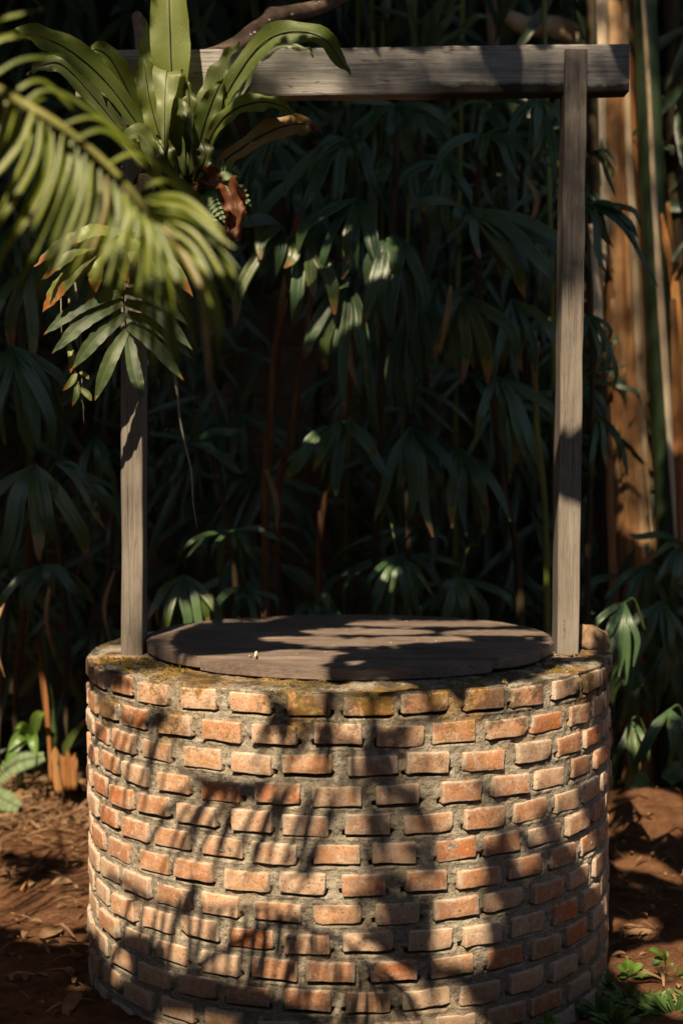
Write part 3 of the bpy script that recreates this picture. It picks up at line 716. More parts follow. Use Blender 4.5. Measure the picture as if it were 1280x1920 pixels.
p3 = lady('bushy lady palm behind the lid beside the right post', 950, 1.3)
cane(p3, [gp(985, 1.3), P(972, 1080, 1.3), P(945, 930, 1.3), P(925, 760, 1.25), P(905, 600, 1.2), P(890, 440, 1.15), P(900, 300, 1.1)], 0.013, 'cane_dark')
cane(p3, [gp(1030, 1.2), P(1022, 1000, 1.2), P(1005, 800, 1.2), P(1000, 620, 1.2)], 0.012, 'bamboo')
for (hub, Y, tips, y_, w_) in [
    ((872, 390), 0.75, [(800, 398), (894, 464), (968, 535), (1004, 500), (1048, 476), (788, 392)], 0.25, 0.088),
    ((905, 252), 0.85, [(1045, 236), (1060, 285), (1015, 305), (965, 330), (840, 300)], 0.0, 0.06),
    ((868, 555), 0.85, [(820, 655), (866, 690), (905, 690), (940, 640)], 0.45, 0.085),
    ((930, 705), 0.95, [(1004, 864), (980, 850), (950, 840), (1015, 790), (900, 800)], 0.05, 0.07),
    ((1012, 185), 0.80, [(1000, 285), (1032, 325), (968, 250), (1060, 262)], 0.05, 0.06),
    ((862, 1083), 1.0, [(812, 1135), (836, 1165), (872, 1172), (905, 1165), (935, 1130)], 0.05, 0.065),
    ((960, 560), 1.0, [(1000, 690), (970, 700), (930, 690), (1035, 660)], 0.35, 0.07),
    ((860, 840), 1.15, [(850, 960), (905, 1000), (930, 940), (800, 940)], 0.15, 0.08),
]:
    h, tp = T(hub, Y, tips); make_fan(p3, h, tp, P(hub[0] + 35, hub[1] + 150 if hub[1] < 1000 else hub[1] - 60, 1.25), w_, yellow=y_)
for a in [(845, 535, 0.8, .24), (985, 330, 1.0, .22), (1010, 640, 1.1, .2)]: scrap(p3, *a, 0.02)

p4 = lady('low lady palm with narrow leaves at the foot of the left post', 400, 1.0)
cane(p4, [gp(345, 1.05), P(350, 1250, 1.05), P(340, 1150, 1.0)], 0.010, 'cane_dark')
cane(p4, [gp(440, 1.2), P(445, 1180, 1.2), P(430, 1000, 1.15), P(395, 840, 1.1)], 0.010, 'cane_dark')
for (hub, Y, tips, y_, w_) in [
    ((345, 1078), 0.80, [(283, 1155), (310, 1190), (346, 1192), (378, 1182), (404, 1165)], 0.15, 0.055),
    ((435, 995), 0.95, [(338, 1038), (405, 1035), (470, 1040), (520, 1012)], 0.05, 0.045),
    ((355, 830), 1.0, [(335, 905), (430, 812), (425, 850), (395, 745), (440, 880)], 0.15, 0.05),
    ((455, 1100), 1.0, [(400, 1150), (440, 1165), (480, 1165), (510, 1140)], 0.0, 0.05),
    ((585, 1130), 1.0, [(540, 1180), (585, 1190), (625, 1175), (615, 1120)], 0.2, 0.06),
]:
    h, tp = T(hub, Y, tips); make_fan(p4, h, tp, P(hub[0] + 25, hub[1] + 110, 1.1), w_, yellow=y_)

p5 = lady('lady palm with long hanging leaves at the left edge beside the left post', 60, 1.1)
cane(p5, [gp(40, 2.0), P(30, 1300, 1.9), P(50, 1100, 1.5), P(60, 900, 1.1), P(45, 680, 1.1), P(30, 500, 1.1)], 0.014, 'cane_dark')
cane(p5, [gp(120, 1.9), P(125, 1200, 1.9), P(110, 1000, 1.8)], 0.011, 'cane_dark')
cane(p5, [gp(185, 1.5), P(200, 1150, 1.5), P(215, 950, 1.5)], 0.010, 'cane_dark')
cane(p5, [gp(-10, 1.9), P(5, 1250, 1.9), P(20, 1100, 1.9)], 0.010, 'cane_dark')
for (hub, Y, tips, y_, w_) in [
    ((65, 872), 0.55, [(0, 1060), (72, 1012), (146, 1014), (-50, 1000), (110, 960)], 0.7, 0.085),
    ((105, 868), 0.6, [(183, 972), (203, 964), (220, 951), (170, 900)], 0.5, 0.035),
    ((25, 650), 0.65, [(12, 828), (-35, 800), (88, 808), (120, 742), (60, 790)], 0.05, 0.085),
    ((60, 500), 0.8, [(-10, 620), (60, 650), (110, 600), (130, 550)], 0.1, 0.08),
    ((80, 1060), 0.9, [(20, 1120), (70, 1140), (150, 1110), (165, 1150)], 0.15, 0.07),
    ((180, 820), 1.1, [(150, 920), (190, 930), (215, 900)], 0.05, 0.06),
]:
    h, tp = T(hub, Y, tips); make_fan(p5, h, tp, P(hub[0] - 30, hub[1] + 130, 1.05), w_, yellow=y_)
for a in [(95, 1090, 1.15, .3), (215, 1070, 1.4, .3), (10, 1120, 1.2, .3)]: scrap(p5, *a, 0.016)

p6 = lady('glossy lady palm hanging over the soil at the right edge', 1255, 1.4)
cane(p6, [gp(1290, 1.55), P(1295, 1300, 1.5), P(1300, 1150, 1.5), P(1305, 1000, 1.5)], 0.012, 'cane_dark')
for (hub, Y, tips, y_, w_) in [
    ((1240, 1128), 1.45, [(1192, 1272), (1243, 1278), (1292, 1262), (1160, 1215), (1265, 1225)], 0.15, 0.062),
    ((1285, 1020), 1.5, [(1186, 1003), (1224, 1112), (1310, 1120), (1250, 1080)], 0.1, 0.055),
    ((1170, 1130), 0.80, [(1120, 1185), (1135, 1235), (1160, 1255), (1185, 1240)], 0.05, 0.045),
    ((1255, 1330), 0.80, [(1200, 1420), (1250, 1440), (1300, 1430)], 0.1, 0.06),
    ((1215, 1060), 1.6, [(1150, 1110), (1170, 1160), (1205, 1185), (1240, 1160), (1270, 1110)], 0.05, 0.05),
    ((1265, 1210), 1.6, [(1205, 1270), (1235, 1320), (1265, 1330), (1300, 1310)], 0.05, 0.05),
    ((1180, 1240), 1.7, [(1140, 1300), (1165, 1340), (1195, 1345), (1225, 1310)], 0.05, 0.045),
    ((1180, 1350), 1.0, [(1160, 1440), (1185, 1460), (1215, 1430)], 0.5, 0.045),
]:
    h, tp = T(hub, Y, tips); make_fan(p6, h, tp, P(hub[0] + 40, hub[1] + 60, Y + 0.1), w_ * (Y + 4.1) / 4.9, yellow=y_)

p7 = lady('dark lady palm half hidden between the right post and the peeling trunk', 1110, 1.5)
cane(p7, [gp(1105, 1.5), P(1100, 1100, 1.5), P(1110, 800, 1.45), P(1105, 560, 1.4), P(1095, 400, 1.3)], 0.012, 'cane_dark')
for (hub, Y, tips, y_, w_) in [
    ((1095, 382), 0.9, [(1197, 498), (1172, 412), (1185, 455), (1125, 480), (1150, 395)], 0.05, 0.05),
    ((1105, 285), 0.95, [(1152, 312), (1140, 345), (1130, 300)], 0.1, 0.04),
    ((1105, 590), 1.0, [(1135, 640), (1115, 690), (1150, 720), (1085, 660)], 0.5, 0.045),
    ((1120, 780), 1.1, [(1145, 860), (1170, 880), (1110, 880)], 0.05, 0.045),
]:
    h, tp = T(hub, Y, tips); make_fan(p7, h, tp, P(hub[0] - 15, hub[1] + 110, 1.4), w_, yellow=y_)

p8 = lady('lady palm with stiff upright leaves rising above the crossbeam', 800, 1.9)
cane(p8, [gp(800, 1.9), P(800, 900, 1.9), P(795, 500, 1.85), P(790, 220, 1.8), P(795, 120, 1.75)], 0.012, 'cane_dark')
for (hub, Y, tips, y_, w_) in [((790, 112), 1.4, [(838, -12), (872, 60), (760, 20), (900, 45)], 0.05, 0.06),
                               ((830, 300), 1.5, [(780, 420), (840, 440), (880, 400), (760, 350)], 0.0, 0.08),
                               ((820, 520), 1.5, [(780, 640), (830, 660), (860, 620)], 0.0, 0.08),
                               ((560, 330), 1.5, [(500, 420), (560, 450), (610, 420), (480, 360)], 0.0, 0.08),
                               ((1010, 420), 1.5, [(960, 520), (1010, 560), (1050, 520)], 0.0, 0.07),
                               ((700, 650), 1.6, [(660, 760), (700, 790), (740, 760)], 0.0, 0.08)]:
    h, tp = T(hub, Y, tips); make_fan(p8, h, tp, P(hub[0] + 5, hub[1] + 160, 1.85), w_, yellow=y_)

# further leaves deep in the shade of the same palms
fill_palms = [(p5, -40, 230), (p4, 280, 470), (p1, 470, 640), (p2, 640, 800), (p3, 800, 1030), (p7, 1050, 1130), (p6, 1160, 1330)]
for i in range(62):
    pl_, xa, xb = fill_palms[i % 7]
    if pl_ is p6: hx, hy = rnd(xa, xb), rnd(900, 1400)
    elif pl_ is p7: hx, hy = rnd(xa, xb), rnd(250, 1150)
    elif pl_ is p4: hx, hy = rnd(xa, xb), rnd(560, 1130)
    elif pl_ is p5: hx, hy = rnd(xa, xb), rnd(380, 1250)
    else: hx, hy = rnd(xa, xb), rnd(190, 1120)
    Yf = rnd(1.7, 2.5); k_ = int(rnd(4, 7)); R0 = rnd(95, 165)
    tips = []; rot = random.choice((0, 0, rnd(-60, 60), rnd(-110, 110)))
    for j in range(k_):
        a = R(lerp(-75, 75, j / (k_ - 1)) + rot + rnd(-12, 12)); l_ = R0 * rnd(0.45, 1.25)
        tips.append((hx + math.sin(a) * l_, hy + math.cos(a) * l_ * 0.9 + 12))
    h, tp = T((hx, hy), Yf, tips); make_fan(pl_, h, tp, P(hx + rnd(-30, 30), hy + 120, Yf + 0.25), rnd(0.05, 0.085), yellow=0.10, loose=False)

# ------------------------------------------------------------------ trunks, canes and log at the right and the top
def sheet_strip(name, pts, w, mat, parent, face=Vector((0.2, -1, 0)), fold=0.5, wave=0.01, n=26, seed=1.0):
    """long peeling sheath, curled across its width and with some thickness"""
    o, _ = blade(name, pts, w, mat, parent, face=face, prof='strap', n=n, m=7, fold=-fold, wave=wave, wf=9, edge=0.12, seed=seed)
    s = o.modifiers.new('thickness', 'SOLIDIFY'); s.thickness = 0.006
    return o
tr = thing('peeling_trunk', 'thick leaning trunk with peeling orange and tan sheaths at the right', 'trunk', gp(1200, 2.1))
YT = 2.1
axis = [gp(1205, YT), P(1195, 1150, YT), P(1185, 900, YT), P(1172, 600, YT), P(1156, 250, YT), P(1148, -40, YT), P(1140, -300, YT)]
tube('trunk', spline(axis, 60), [lerp(0.098, 0.078, i / 59) * (1 + 0.05 * noise.noise(Vector((i * 0.5, 0, 0)))) for i in range(60)], M['sheath'], tr, 18, 0.12, 3.0)
def tp(px, py, dy=-0.10): return P(px, py, YT + dy)
sheet_strip('sheath', [tp(1128, -120), tp(1131, 60), tp(1127, 200), tp(1137, 380), tp(1130, 560)], 0.075, M['sheath_pale'], tr, seed=2.1)
sheet_strip('sheath', [tp(1176, -150), tp(1180, 200), tp(1195, 500), tp(1210, 800), tp(1222, 1000)], 0.055, M['sheath_pale'], tr, Vector((0.6, -1, 0)), seed=4.0)
sheet_strip('sheath', [tp(1150, 560), tp(1160, 760), tp(1182, 950), tp(1200, 1150), tp(1200, 1300)], 0.06, M['sheath'], tr, Vector((-0.3, -1, 0)), seed=7.0)
sheet_strip('sheath', [tp(1150, 120), tp(1156, 300), tp(1166, 500), tp(1170, 720)], 0.09, M['sheath'], tr, seed=9.0)
tr2 = thing('green_stem', 'dark green stem with a pale dry sheath edge at the far right', 'trunk', gp(1260, 1.9))
YS = 1.95
tube('stem', spline([gp(1262, YS), P(1255, 1000, YS), P(1240, 700, YS), P(1222, 350, YS), P(1208, 0, YS), P(1195, -300, YS)], 50), [lerp(0.062, 0.045, i / 49) for i in range(50)], M['stem_green'], tr2, 16, 0.08, 6.0)
def ts(px, py, dy=-0.075): return P(px, py, YS + dy)
sheet_strip('sheath', [ts(1200, -60), ts(1212, 60), ts(1222, 230), ts(1232, 450), ts(1248, 700), ts(1266, 960), ts(1275, 1100)], 0.034, M['sheath_pale'], tr2, Vector((0.5, -1, 0)), seed=3.0)
sheet_strip('sheath', [ts(1238, 400), ts(1250, 470), ts(1256, 540)], 0.03, M['sheath_orange'], tr2, Vector((-0.4, -1, 0)), n=12, seed=5.0)
sheet_strip('sheath', [ts(1262, 560), ts(1270, 760), ts(1282, 980), ts(1290, 1150)], 0.05, M['sheath'], tr2, Vector((0.2, -1, 0)), seed=8.0)
tr4 = thing('orange_stem', 'narrow orange brown stem cut by the right edge of the picture', 'trunk', gp(1300, 2.2))
tube('stem', spline([gp(1305, 2.2), P(1300, 1000, 2.2), P(1290, 700, 2.2), P(1268, 350, 2.2), P(1255, 0, 2.2), P(1245, -300, 2.2)], 50), [lerp(0.05, 0.035, i / 49) for i in range(50)], M['cane_dark'], tr4, 14, 0.12, 9.0)
sheet_strip('sheath', [P(1250, 380, 2.12), P(1262, 520, 2.12), P(1276, 700, 2.12), P(1290, 900, 2.12)], 0.04, M['sheath_orange'], tr4, Vector((-0.3, -1, 0)), seed=6.0)
tr3 = thing('brown_stem', 'slender brown stem with torn sheaths between the right post and the peeling trunk', 'trunk', gp(1135, 1.8))
tube('stem', spline([gp(1140, 1.85), P(1135, 1000, 1.85), P(1125, 700, 1.85), P(1112, 300, 1.85), P(1105, -60, 1.85)], 40), [lerp(0.03, 0.022, i / 39) for i in range(40)], M['cane_dark'], tr3, 12, 0.12, 2.0)
sheet_strip('sheath', [P(1140, 760, 1.78), P(1146, 950, 1.78), P(1152, 1150, 1.78), P(1150, 1300, 1.78)], 0.04, M['sheath'], tr3, seed=11.0)
sheet_strip('sheath', [P(1108, 420, 1.78), P(1118, 560, 1.78), P(1122, 700, 1.78)], 0.05, M['sheath_pale'], tr3, seed=12.0)

mt = thing('mossy_trunk', 'mossy greenish trunk standing behind the crossbeam', 'trunk', gp(945, 2.6))
tube('trunk', spline([gp(950, 2.6), P(945, 600, 2.6), P(938, 200, 2.6), P(932, -200, 2.6)], 40), [lerp(0.10, 0.085, i / 39) for i in range(40)], M['mossy'], mt, 16, 0.15, 4.0)
sheet_strip('bark_strip', [P(915, -60, 2.49), P(925, 40, 2.49), P(922, 160, 2.49)], 0.06, M['sheath_pale'], mt, seed=2.0, n=14)
lg = tube('bare_log', spline([P(950, 30, 2.2), P(985, 48, 2.2), P(1040, 52, 2.2), P(1085, 72, 2.2), P(1120, 110, 2.2)], 24), [0.028, 0.03, 0.034, 0.038, 0.041, 0.042, 0.044, 0.046, 0.046, 0.046, 0.047, 0.048, 0.05, 0.05, 0.05, 0.05, 0.05, 0.05, 0.048, 0.045, 0.043, 0.04, 0.036, 0.03], M['sheath_pale'], None, 12, 0.2, 8.0)
tag(lg, 'pale bare log leaning across behind the top of the right post', 'log')

def bamboo(label, x0, x1, y0=-60, y1=1200, Y=2.3, r=0.011):
    a = P(x1, 1400, Y); a.z = ground_z(a.x, Y) - 0.02
    b = P(x0, y0, Y)
    b2 = b + (b - a) * 0.25
    pts = [a.lerp(b2, i / 47) + Vector((0.02 * math.sin(i * 0.11 + x0), 0, 0)) for i in range(48)]
    o = tube('bamboo_cane', pts, [r * (1.22 if i % 6 == 0 else 1.0) * lerp(1.1, 0.85, i / 47) for i in range(48)], M['bamboo'], None, 10)
    tag(o, label, 'bamboo', 'green canes above and behind the crossbeam')
bamboo('bright green cane passing behind the crossbeam next to the right post', 1024, 1036, Y=1.75, r=0.0105)
bamboo('green cane nearest the driftwood branch above the crossbeam', 664, 650, Y=2.3)
bamboo('leaning green cane above the crossbeam, second from the driftwood branch', 688, 745, Y=2.25, r=0.012)
bamboo('green cane above the crossbeam, third from the driftwood branch', 724, 722, Y=2.4, r=0.010)
bamboo('green cane above the middle of the crossbeam, left of the stiff upright leaves', 770, 752, Y=2.3)
bamboo('green cane above the crossbeam, right of the stiff upright leaves', 858, 862, Y=2.2, r=0.012)
bamboo('leaning green cane just left of the mossy trunk', 832, 880, Y=2.45, r=0.010)
bamboo('thin brown green cane between the mossy trunk and the right post', 1046, 1052, Y=2.5, r=0.007)

# ------------------------------------------------------------------ driftwood over the beam
dr = thing('driftwood_branch', 'bare curving driftwood branch with a sawn end above the crossbeam', 'branch', P(372, 130, 0.02))
dp = [P(372, 128, 0.00), P(388, 112, 0.02), P(440, 88, 0.06), P(492, 48, 0.10), P(520, 30, 0.12), P(580, 18, 0.16), P(640, -10, 0.2), P(740, -90, 0.28), P(840, -210, 0.35)]
n = 46; dpts = spline(dp, n)
drad = []
for i in range(n):
    t = i / (n - 1); r_ = lerp(0.031, 0.024, min(1, t * 2))
    r_ *= 1 + 0.35 * math.exp(-((t - 0.0) / 0.05) ** 2) + 0.28 * math.exp(-((t - 0.47) / 0.03) ** 2)
    drad.append(r_ * 0.95)
tube('wood', dpts, drad, M['bark'], dr, 14, 0.22, 2.0)
e = P(362, 128, -0.02)
o = tube('sawn_end', spline([P(372, 122, -0.015), P(366, 126, -0.045), P(363, 128, -0.058)], 6), [0.031, 0.034, 0.035, 0.034, 0.030, 0.016], M['cutwood'], dr, 14, 0.15, 5.0)
for (x, y) in [(478, 62), (592, 8), (598, 5), (470, 66), (548, 28), (505, 38), (420, 96)]:
    p_ = P(x, y, 0.03); s = rnd(0.002, 0.005)
    v, f = tube_data([p_ + Vector((-s, 0, 0)), p_ + Vector((0, -0.003, 0.001)), p_ + Vector((s, 0, 0.001))], [s * 0.4, s * 0.8, s * 0.3], 6)
    put(link_mesh('lichen', v, f, M['lichen']), dr)
st = tube('branch_stub', spline([P(268, 160, -0.02), P(264, 90, -0.02), P(259, 45, -0.02), P(258, 22, -0.02)], 14), [0.015] * 10 + [0.016, 0.016, 0.014, 0.008], M['cutwood'], None, 10, 0.12, 3.0)
tag(st, 'short sawn branch stub sticking up behind the nest fern', 'branch')

# ------------------------------------------------------------------ bird's nest fern
nf = thing('nest_fern', 'large rosette fern with broad undivided leaves on the left end of the crossbeam', 'fern', P(345, 330, -0.15))
FY = -0.22
def npx(l): return [P(x, y, FY + dy) for (x, y, dy) in l]
def nleaf(pts, wpx, mat='nest', face=Vector((0, -1, 0.2)), fold=0.22, wave=0.006, rib=True, prof='nest', n=26, mm=9, edge=0.06, crumple=0.003):
    w = wpx / FPX * 3.9 * 0.95; wave *= 1.8
    o, c = blade('leaf', npx(pts), w, M[mat], nf, face=face, prof=prof, n=n, m=mm, fold=fold, wave=wave, wf=26, edge=edge, seed=rnd(0, 30), crumple=crumple)
    if rib:
        off = face.normalized() * 0.003
        k = len(c); r0 = 0.0026
        tb = tube('midrib', [p + off for p in c[:-1]], [lerp(r0, 0.0008, i / k) for i in range(k - 1)], M['midrib' if mat != 'nest_pale' else 'nest_pale'], None, 5)
        put(tb, o)
    return o
nleaf([(338, 330, 0.03), (330, 230, 0.02), (322, 130, 0.0), (318, 20, 0.0), (316, -90, 0.03), (320, -190, 0.1)], 76, 'nest')
nleaf([(350, 330, 0.02), (338, 240, -0.02), (322, 160, -0.06), (313, 134, -0.085), (309, 190, -0.11), (308, 292, -0.10)], 58, 'nest_pale', fold=0.12, wave=0.008)
nleaf([(335, 335, 0.0), (305, 270, -0.04), (282, 190, -0.06), (270, 112, -0.05)], 42, 'nest', prof='blunt', wave=0.008)
nleaf([(325, 340, 0.0), (270, 250, -0.05), (205, 160, -0.10), (145, 104, -0.15), (85, 72, -0.2), (30, 64, -0.24), (-30, 84, -0.26)], 50, 'nest', wave=0.006)
nleaf([(320, 335, 0.03), (270, 240, 0.0), (235, 160, -0.03), (206, 108, -0.06), (180, 93, -0.08), (172, 104, -0.09)], 44, 'nest')
nleaf([(300, 345, -0.06), (285, 285, -0.08), (262, 252, -0.10), (244, 258, -0.12), (250, 275, -0.125)], 40, 'nest_pale', rib=False, wave=0.004)
nleaf([(325, 320, 0.08), (295, 180, 0.07), (280, 100, 0.05), (272, 34, 0.05)], 44, 'nest_pale', rib=False)
nleaf([(320, 345, 0.02), (240, 260, 0.02), (175, 180, 0.0), (115, 120, -0.04), (70, 128, -0.06), (50, 142, -0.06)], 38, 'nest_dark')
nleaf([(365, 330, 0.0), (395, 240, -0.03), (440, 150, -0.06), (492, 82, -0.08), (548, 60, -0.1), (605, 72, -0.12), (640, 118, -0.13), (656, 142, -0.13)], 46, 'nest', wave=0.007)
nleaf([(360, 320, 0.04), (385, 200, 0.02), (415, 130, 0.0), (448, 76, -0.02)], 44, 'nest_pale', rib=False, face=Vector((-0.3, -1, 0.2)))
nleaf([(362, 325, -0.03), (378, 250, -0.06), (398, 190, -0.07), (418, 146, -0.07)], 46, 'nest', face=Vector((0.2, -1, 0.2)))
nleaf([(352, 330, -0.02), (358, 250, -0.03), (355, 190, -0.05), (350, 144, -0.05)], 34, 'nest_dark')
nleaf([(345, 330, -0.03), (335, 250, -0.05), (332, 205, -0.07), (348, 215, -0.10), (362, 275, -0.10)], 34, 'nest_dark', rib=False)
nleaf([(372, 330, -0.02), (395, 258, -0.06), (430, 212, -0.10), (485, 192, -0.14), (530, 200, -0.16), (556, 222, -0.17)], 34, 'nest', wave=0.008)
nleaf([(400, 262, -0.02), (455, 180, 0.0), (480, 118, 0.0), (530, 86, 0.0), (575, 92, -0.02), (588, 106, -0.03)], 16, 'nest_dark', rib=False)
nleaf([(342, 340, 0.0), (338, 260, 0.0), (342, 180, 0.02)], 40, 'nest_dark')
nleaf([(330, 340, -0.05), (312, 290, -0.08), (290, 255, -0.06)], 40, 'nest_dark')
nleaf([(365, 340, -0.04), (385, 290, -0.06), (372, 255, -0.05)], 36, 'nest_dark')
nleaf([(350, 345, 0.06), (400, 250, 0.08), (430, 190, 0.1), (470, 150, 0.1)], 36, 'nest_dark')
nleaf([(360, 350, 0.0), (425, 298, -0.06), (495, 252, -0.10), (548, 234, -0.12), (580, 236, -0.13), (592, 252, -0.13)], 44, 'nest_brown', wave=0.005, crumple=0.008)
nleaf([(368, 348, 0.0), (398, 335, -0.05), (432, 360, -0.08), (444, 405, -0.09), (436, 440, -0.10), (426, 470, -0.10)], 42, 'nest_red', fold=0.9, wave=0.02, rib=False, prof='strap', n=40, mm=15, edge=0.25, crumple=0.014)
nleaf([(372, 352, 0.0), (410, 350, 0.0), (420, 400, -0.02), (415, 450, -0.03)], 26, 'nest_red', fold=0.5, wave=0.014, rib=False, n=36, mm=13, edge=0.25, crumple=0.012)
# root ball under the rosette
bm = bmesh.new(); bmesh.ops.create_icosphere(bm, subdivisions=4, radius=1.0)
for v in bm.verts:
    q_ = v.co.copy(); s_ = 1 + 0.25 * noise.noise(q_ * 2.3) + 0.16 * noise.noise(q_ * 7)
    v.co = Vector((q_.x * 0.115, q_.y * 0.085, q_.z * 0.15)) * s_
me = bpy.data.meshes.new('root_ball'); bm.to_mesh(me); bm.free(); me.materials.append(M['fibre'])
o = bpy.data.objects.new('root_ball', me); COL.objects.link(o); o.location = P(325, 395, -0.16); put(o, nf)
# small lacy fern tucked beside it
sf = thing('lacy_fern', 'small lacy green fern tucked beside the dead brown leaf', 'fern', P(400, 370, -0.2))
for base, tip, w in [((385, 345), (470, 385), 40), ((382, 350), (452, 330), 38), ((380, 365), (420, 415), 36), ((376, 385), (398, 450), 34)]:
    a, b = P(*base, -0.24), P(*tip, -0.30); m_ = a.lerp(b, 0.5) + Vector((0, -0.02, 0.025))
    ax_ = spline([a, m_, b], 13)
    st_ = tube('frond', ax_, 0.0012, M['petiole'], sf, 5)
    V, F, U = [], [], []
    for i in range(1, 13):
        for s_ in (-1, 1):
            t_ = i / 12; dirn = (ax_[i] - ax_[i - 1]).normalized(); sd = dirn.cross(Vector((0, -1, 0.3))).normalized() * s_
            L_ = w / FPX * 3.9 * 0.62 * math.sin(math.pi * min(1, 0.15 + 0.83 * t_)); 
            v_, f_, u_, _ = blade_data([ax_[i], ax_[i] + sd * L_ * 0.5 + dirn * L_ * 0.12, ax_[i] + sd * L_ + dirn * L_ * 0.35], 0.010, prof='oval', n=5, m=3, fold=0.1)
            n0 = len(V); V += v_; U += u_; F += [tuple(k + n0 for k in f) for f in f_]
    put(link_mesh('pinnae', V, F, M['swordfern'], None, U), st_)

# ------------------------------------------------------------------ lobed fern hanging on the left post
lf = thing('lobed_fern', 'hanging fern with long strap lobes and browned tips on the left post', 'fern', P(240, 560, -0.2))
LY = -0.27
def frond_lobed(rach, lobes, mat, dy=0.0, w=26):
    pts = spline([P(x, y, LY + dy) for x, y in rach], 12)
    fr = tube('frond', pts, [lerp(0.0035, 0.0018, i / 11) for i in range(12)], M['petiole'], lf, 6)
    for (bx, by, tx, ty, bend) in lobes:
        a = P(bx, by, LY + dy - 0.004); b = P(tx, ty, LY + dy - rnd(0.02, 0.08))
        m_ = a.lerp(b, 0.5) + Vector((0, -0.02, bend / FPX * 3.9))
        blade('lobe', [a, m_, b], w * rnd(0.88, 1.12) / FPX * 3.9, M[mat], fr, face=Vector((rnd(-0.3, 0.3), -1, rnd(0.1, 0.6))), prof='strap', n=18, m=7, fold=0.12, wave=0.0035, wf=40, edge=0.10, seed=rnd(0, 40))
frond_lobed([(228, 480), (231, 540), (235, 600), (240, 632)], [
    (232, 548, 82, 628, 14), (233, 565, 97, 664, 12), (235, 590, 136, 692, 8), (238, 618, 178, 752, 6), (240, 628, 269, 752, -6), (240, 612, 345, 714, 14),
    (237, 588, 362, 674, 16), (235, 566, 361, 656, 20), (233, 545, 352, 608, 18), (231, 525, 340, 570, 14)], 'lobed')
frond_lobed([(235, 425), (205, 450), (180, 470), (160, 500)], [
    (215, 445, 64, 500, 22), (205, 452, 78, 526, 14), (190, 462, 104, 566, 12), (182, 468, 180, 548, 4), (200, 452, 242, 534, 18), (215, 445, 262, 505, 14),
    (165, 492, 80, 585, 6), (225, 435, 120, 462, 12)], 'lobed_lit', -0.05, 30)
frond_lobed([(250, 430), (275, 455), (290, 480)], [(270, 450, 318, 484, 10), (280, 468, 362, 556, 12), (265, 445, 225, 520, 8), (288, 480, 350, 590, 8), (255, 440, 300, 450, 10)], 'lobed_lit', -0.02, 26)
# hanging root and vine
o = tube('aerial_root', spline([P(300, 560, -0.18), P(319, 650, -0.2), P(330, 720, -0.2), P(340, 800, -0.2), P(358, 880, -0.2), P(362, 940, -0.2), P(370, 992, -0.2)], 40), [lerp(0.0055, 0.0012, i / 39) for i in range(40)], M['root'], None, 7, 0.3, 4.0)
tag(o, 'single grey aerial root dangling beside the left post', 'root')
vn = thing('hanging_vine', 'thin hanging vine with small narrow leaves left of the left post', 'vine', P(150, 560, -0.25))
tube('stem', spline([P(140, 520, -0.25), P(150, 600, -0.27), P(153, 680, -0.27), P(155, 740, -0.27), P(158, 795, -0.27)], 20), [lerp(0.003, 0.0008, i / 19) for i in range(20)], M['root'], vn, 6, 0.3)
tube('stem', spline([P(115, 540, -0.24), P(115, 600, -0.26), P(117, 640, -0.26)], 12), [lerp(0.002, 0.0008, i / 11) for i in range(12)], M['root'], vn, 6, 0.3)
tube('stem', spline([P(130, 560, -0.25), P(133, 640, -0.28), P(145, 720, -0.28), P(160, 770, -0.28)], 16), [lerp(0.0025, 0.0008, i / 15) for i in range(16)], M['root'], vn, 6, 0.3)
for (a, b, w_) in [((130, 645), (133, 700), 13), ((143, 700), (118, 733), 13), ((145, 715), (136, 762), 12), ((150, 728), (172, 752), 12), ((150, 698), (167, 712), 8)]:
    blade('leaf', [P(*a, -0.28), P((a[0] + b[0]) / 2 + 4, (a[1] + b[1]) / 2, -0.29), P(*b, -0.29)], w_ / FPX * 3.9, M['lobed_lit'], vn, prof='lance', n=9, m=5, fold=0.3)

# ------------------------------------------------------------------ feather palm frond in front
fp = thing('feather_palm', 'out of focus yellow green feather palm frond reaching in from the left', 'palm', (-1.75, -2.75, 0))
FRY = -2.2
tube('trunk', spline([Vector((-1.75, -2.75, -0.05)), Vector((-1.72, -2.72, 0.9)), Vector((-1.66, -2.68, 1.75))], 20), [lerp(0.075, 0.05, i / 19) * (1.1 if i % 3 == 0 else 1) for i in range(20)], M['mossy'], fp, 14, 0.1)
rc = [Vector((-1.66, -2.68, 1.70)), Vector((-1.35, -2.5, 2.05)), P(-180, 95, FRY - 0.05), P(-60, 140, FRY - 0.02), P(30, 188, FRY), P(100, 228, FRY), P(175, 285, FRY + 0.02), P(235, 345, FRY + 0.03), P(280, 402, FRY + 0.04), P(305, 425, FRY + 0.04)]
rpts = spline(rc, 50)
tube('rachis', rpts, [lerp(0.011, 0.003, i / 49) for i in range(50)], M['rachis'], fp, 8)
fk = 1.92 / FPX
def fl(pts, wpx=24, mat='frond'):
    ctrl = [P(x, y, FRY + dy) for x, y, dy in pts]
    ctrl[-1] = ctrl[-1] + (ctrl[-1] - ctrl[-2]) * rnd(0.12, 0.5)
    blade('leaflet', ctrl, wpx * fk, M[mat], fp, face=Vector((rnd(-0.5, 0.5), -1, rnd(0.2, 0.8))), prof='long', n=14, m=5, fold=0.35, seed=rnd(0, 30))
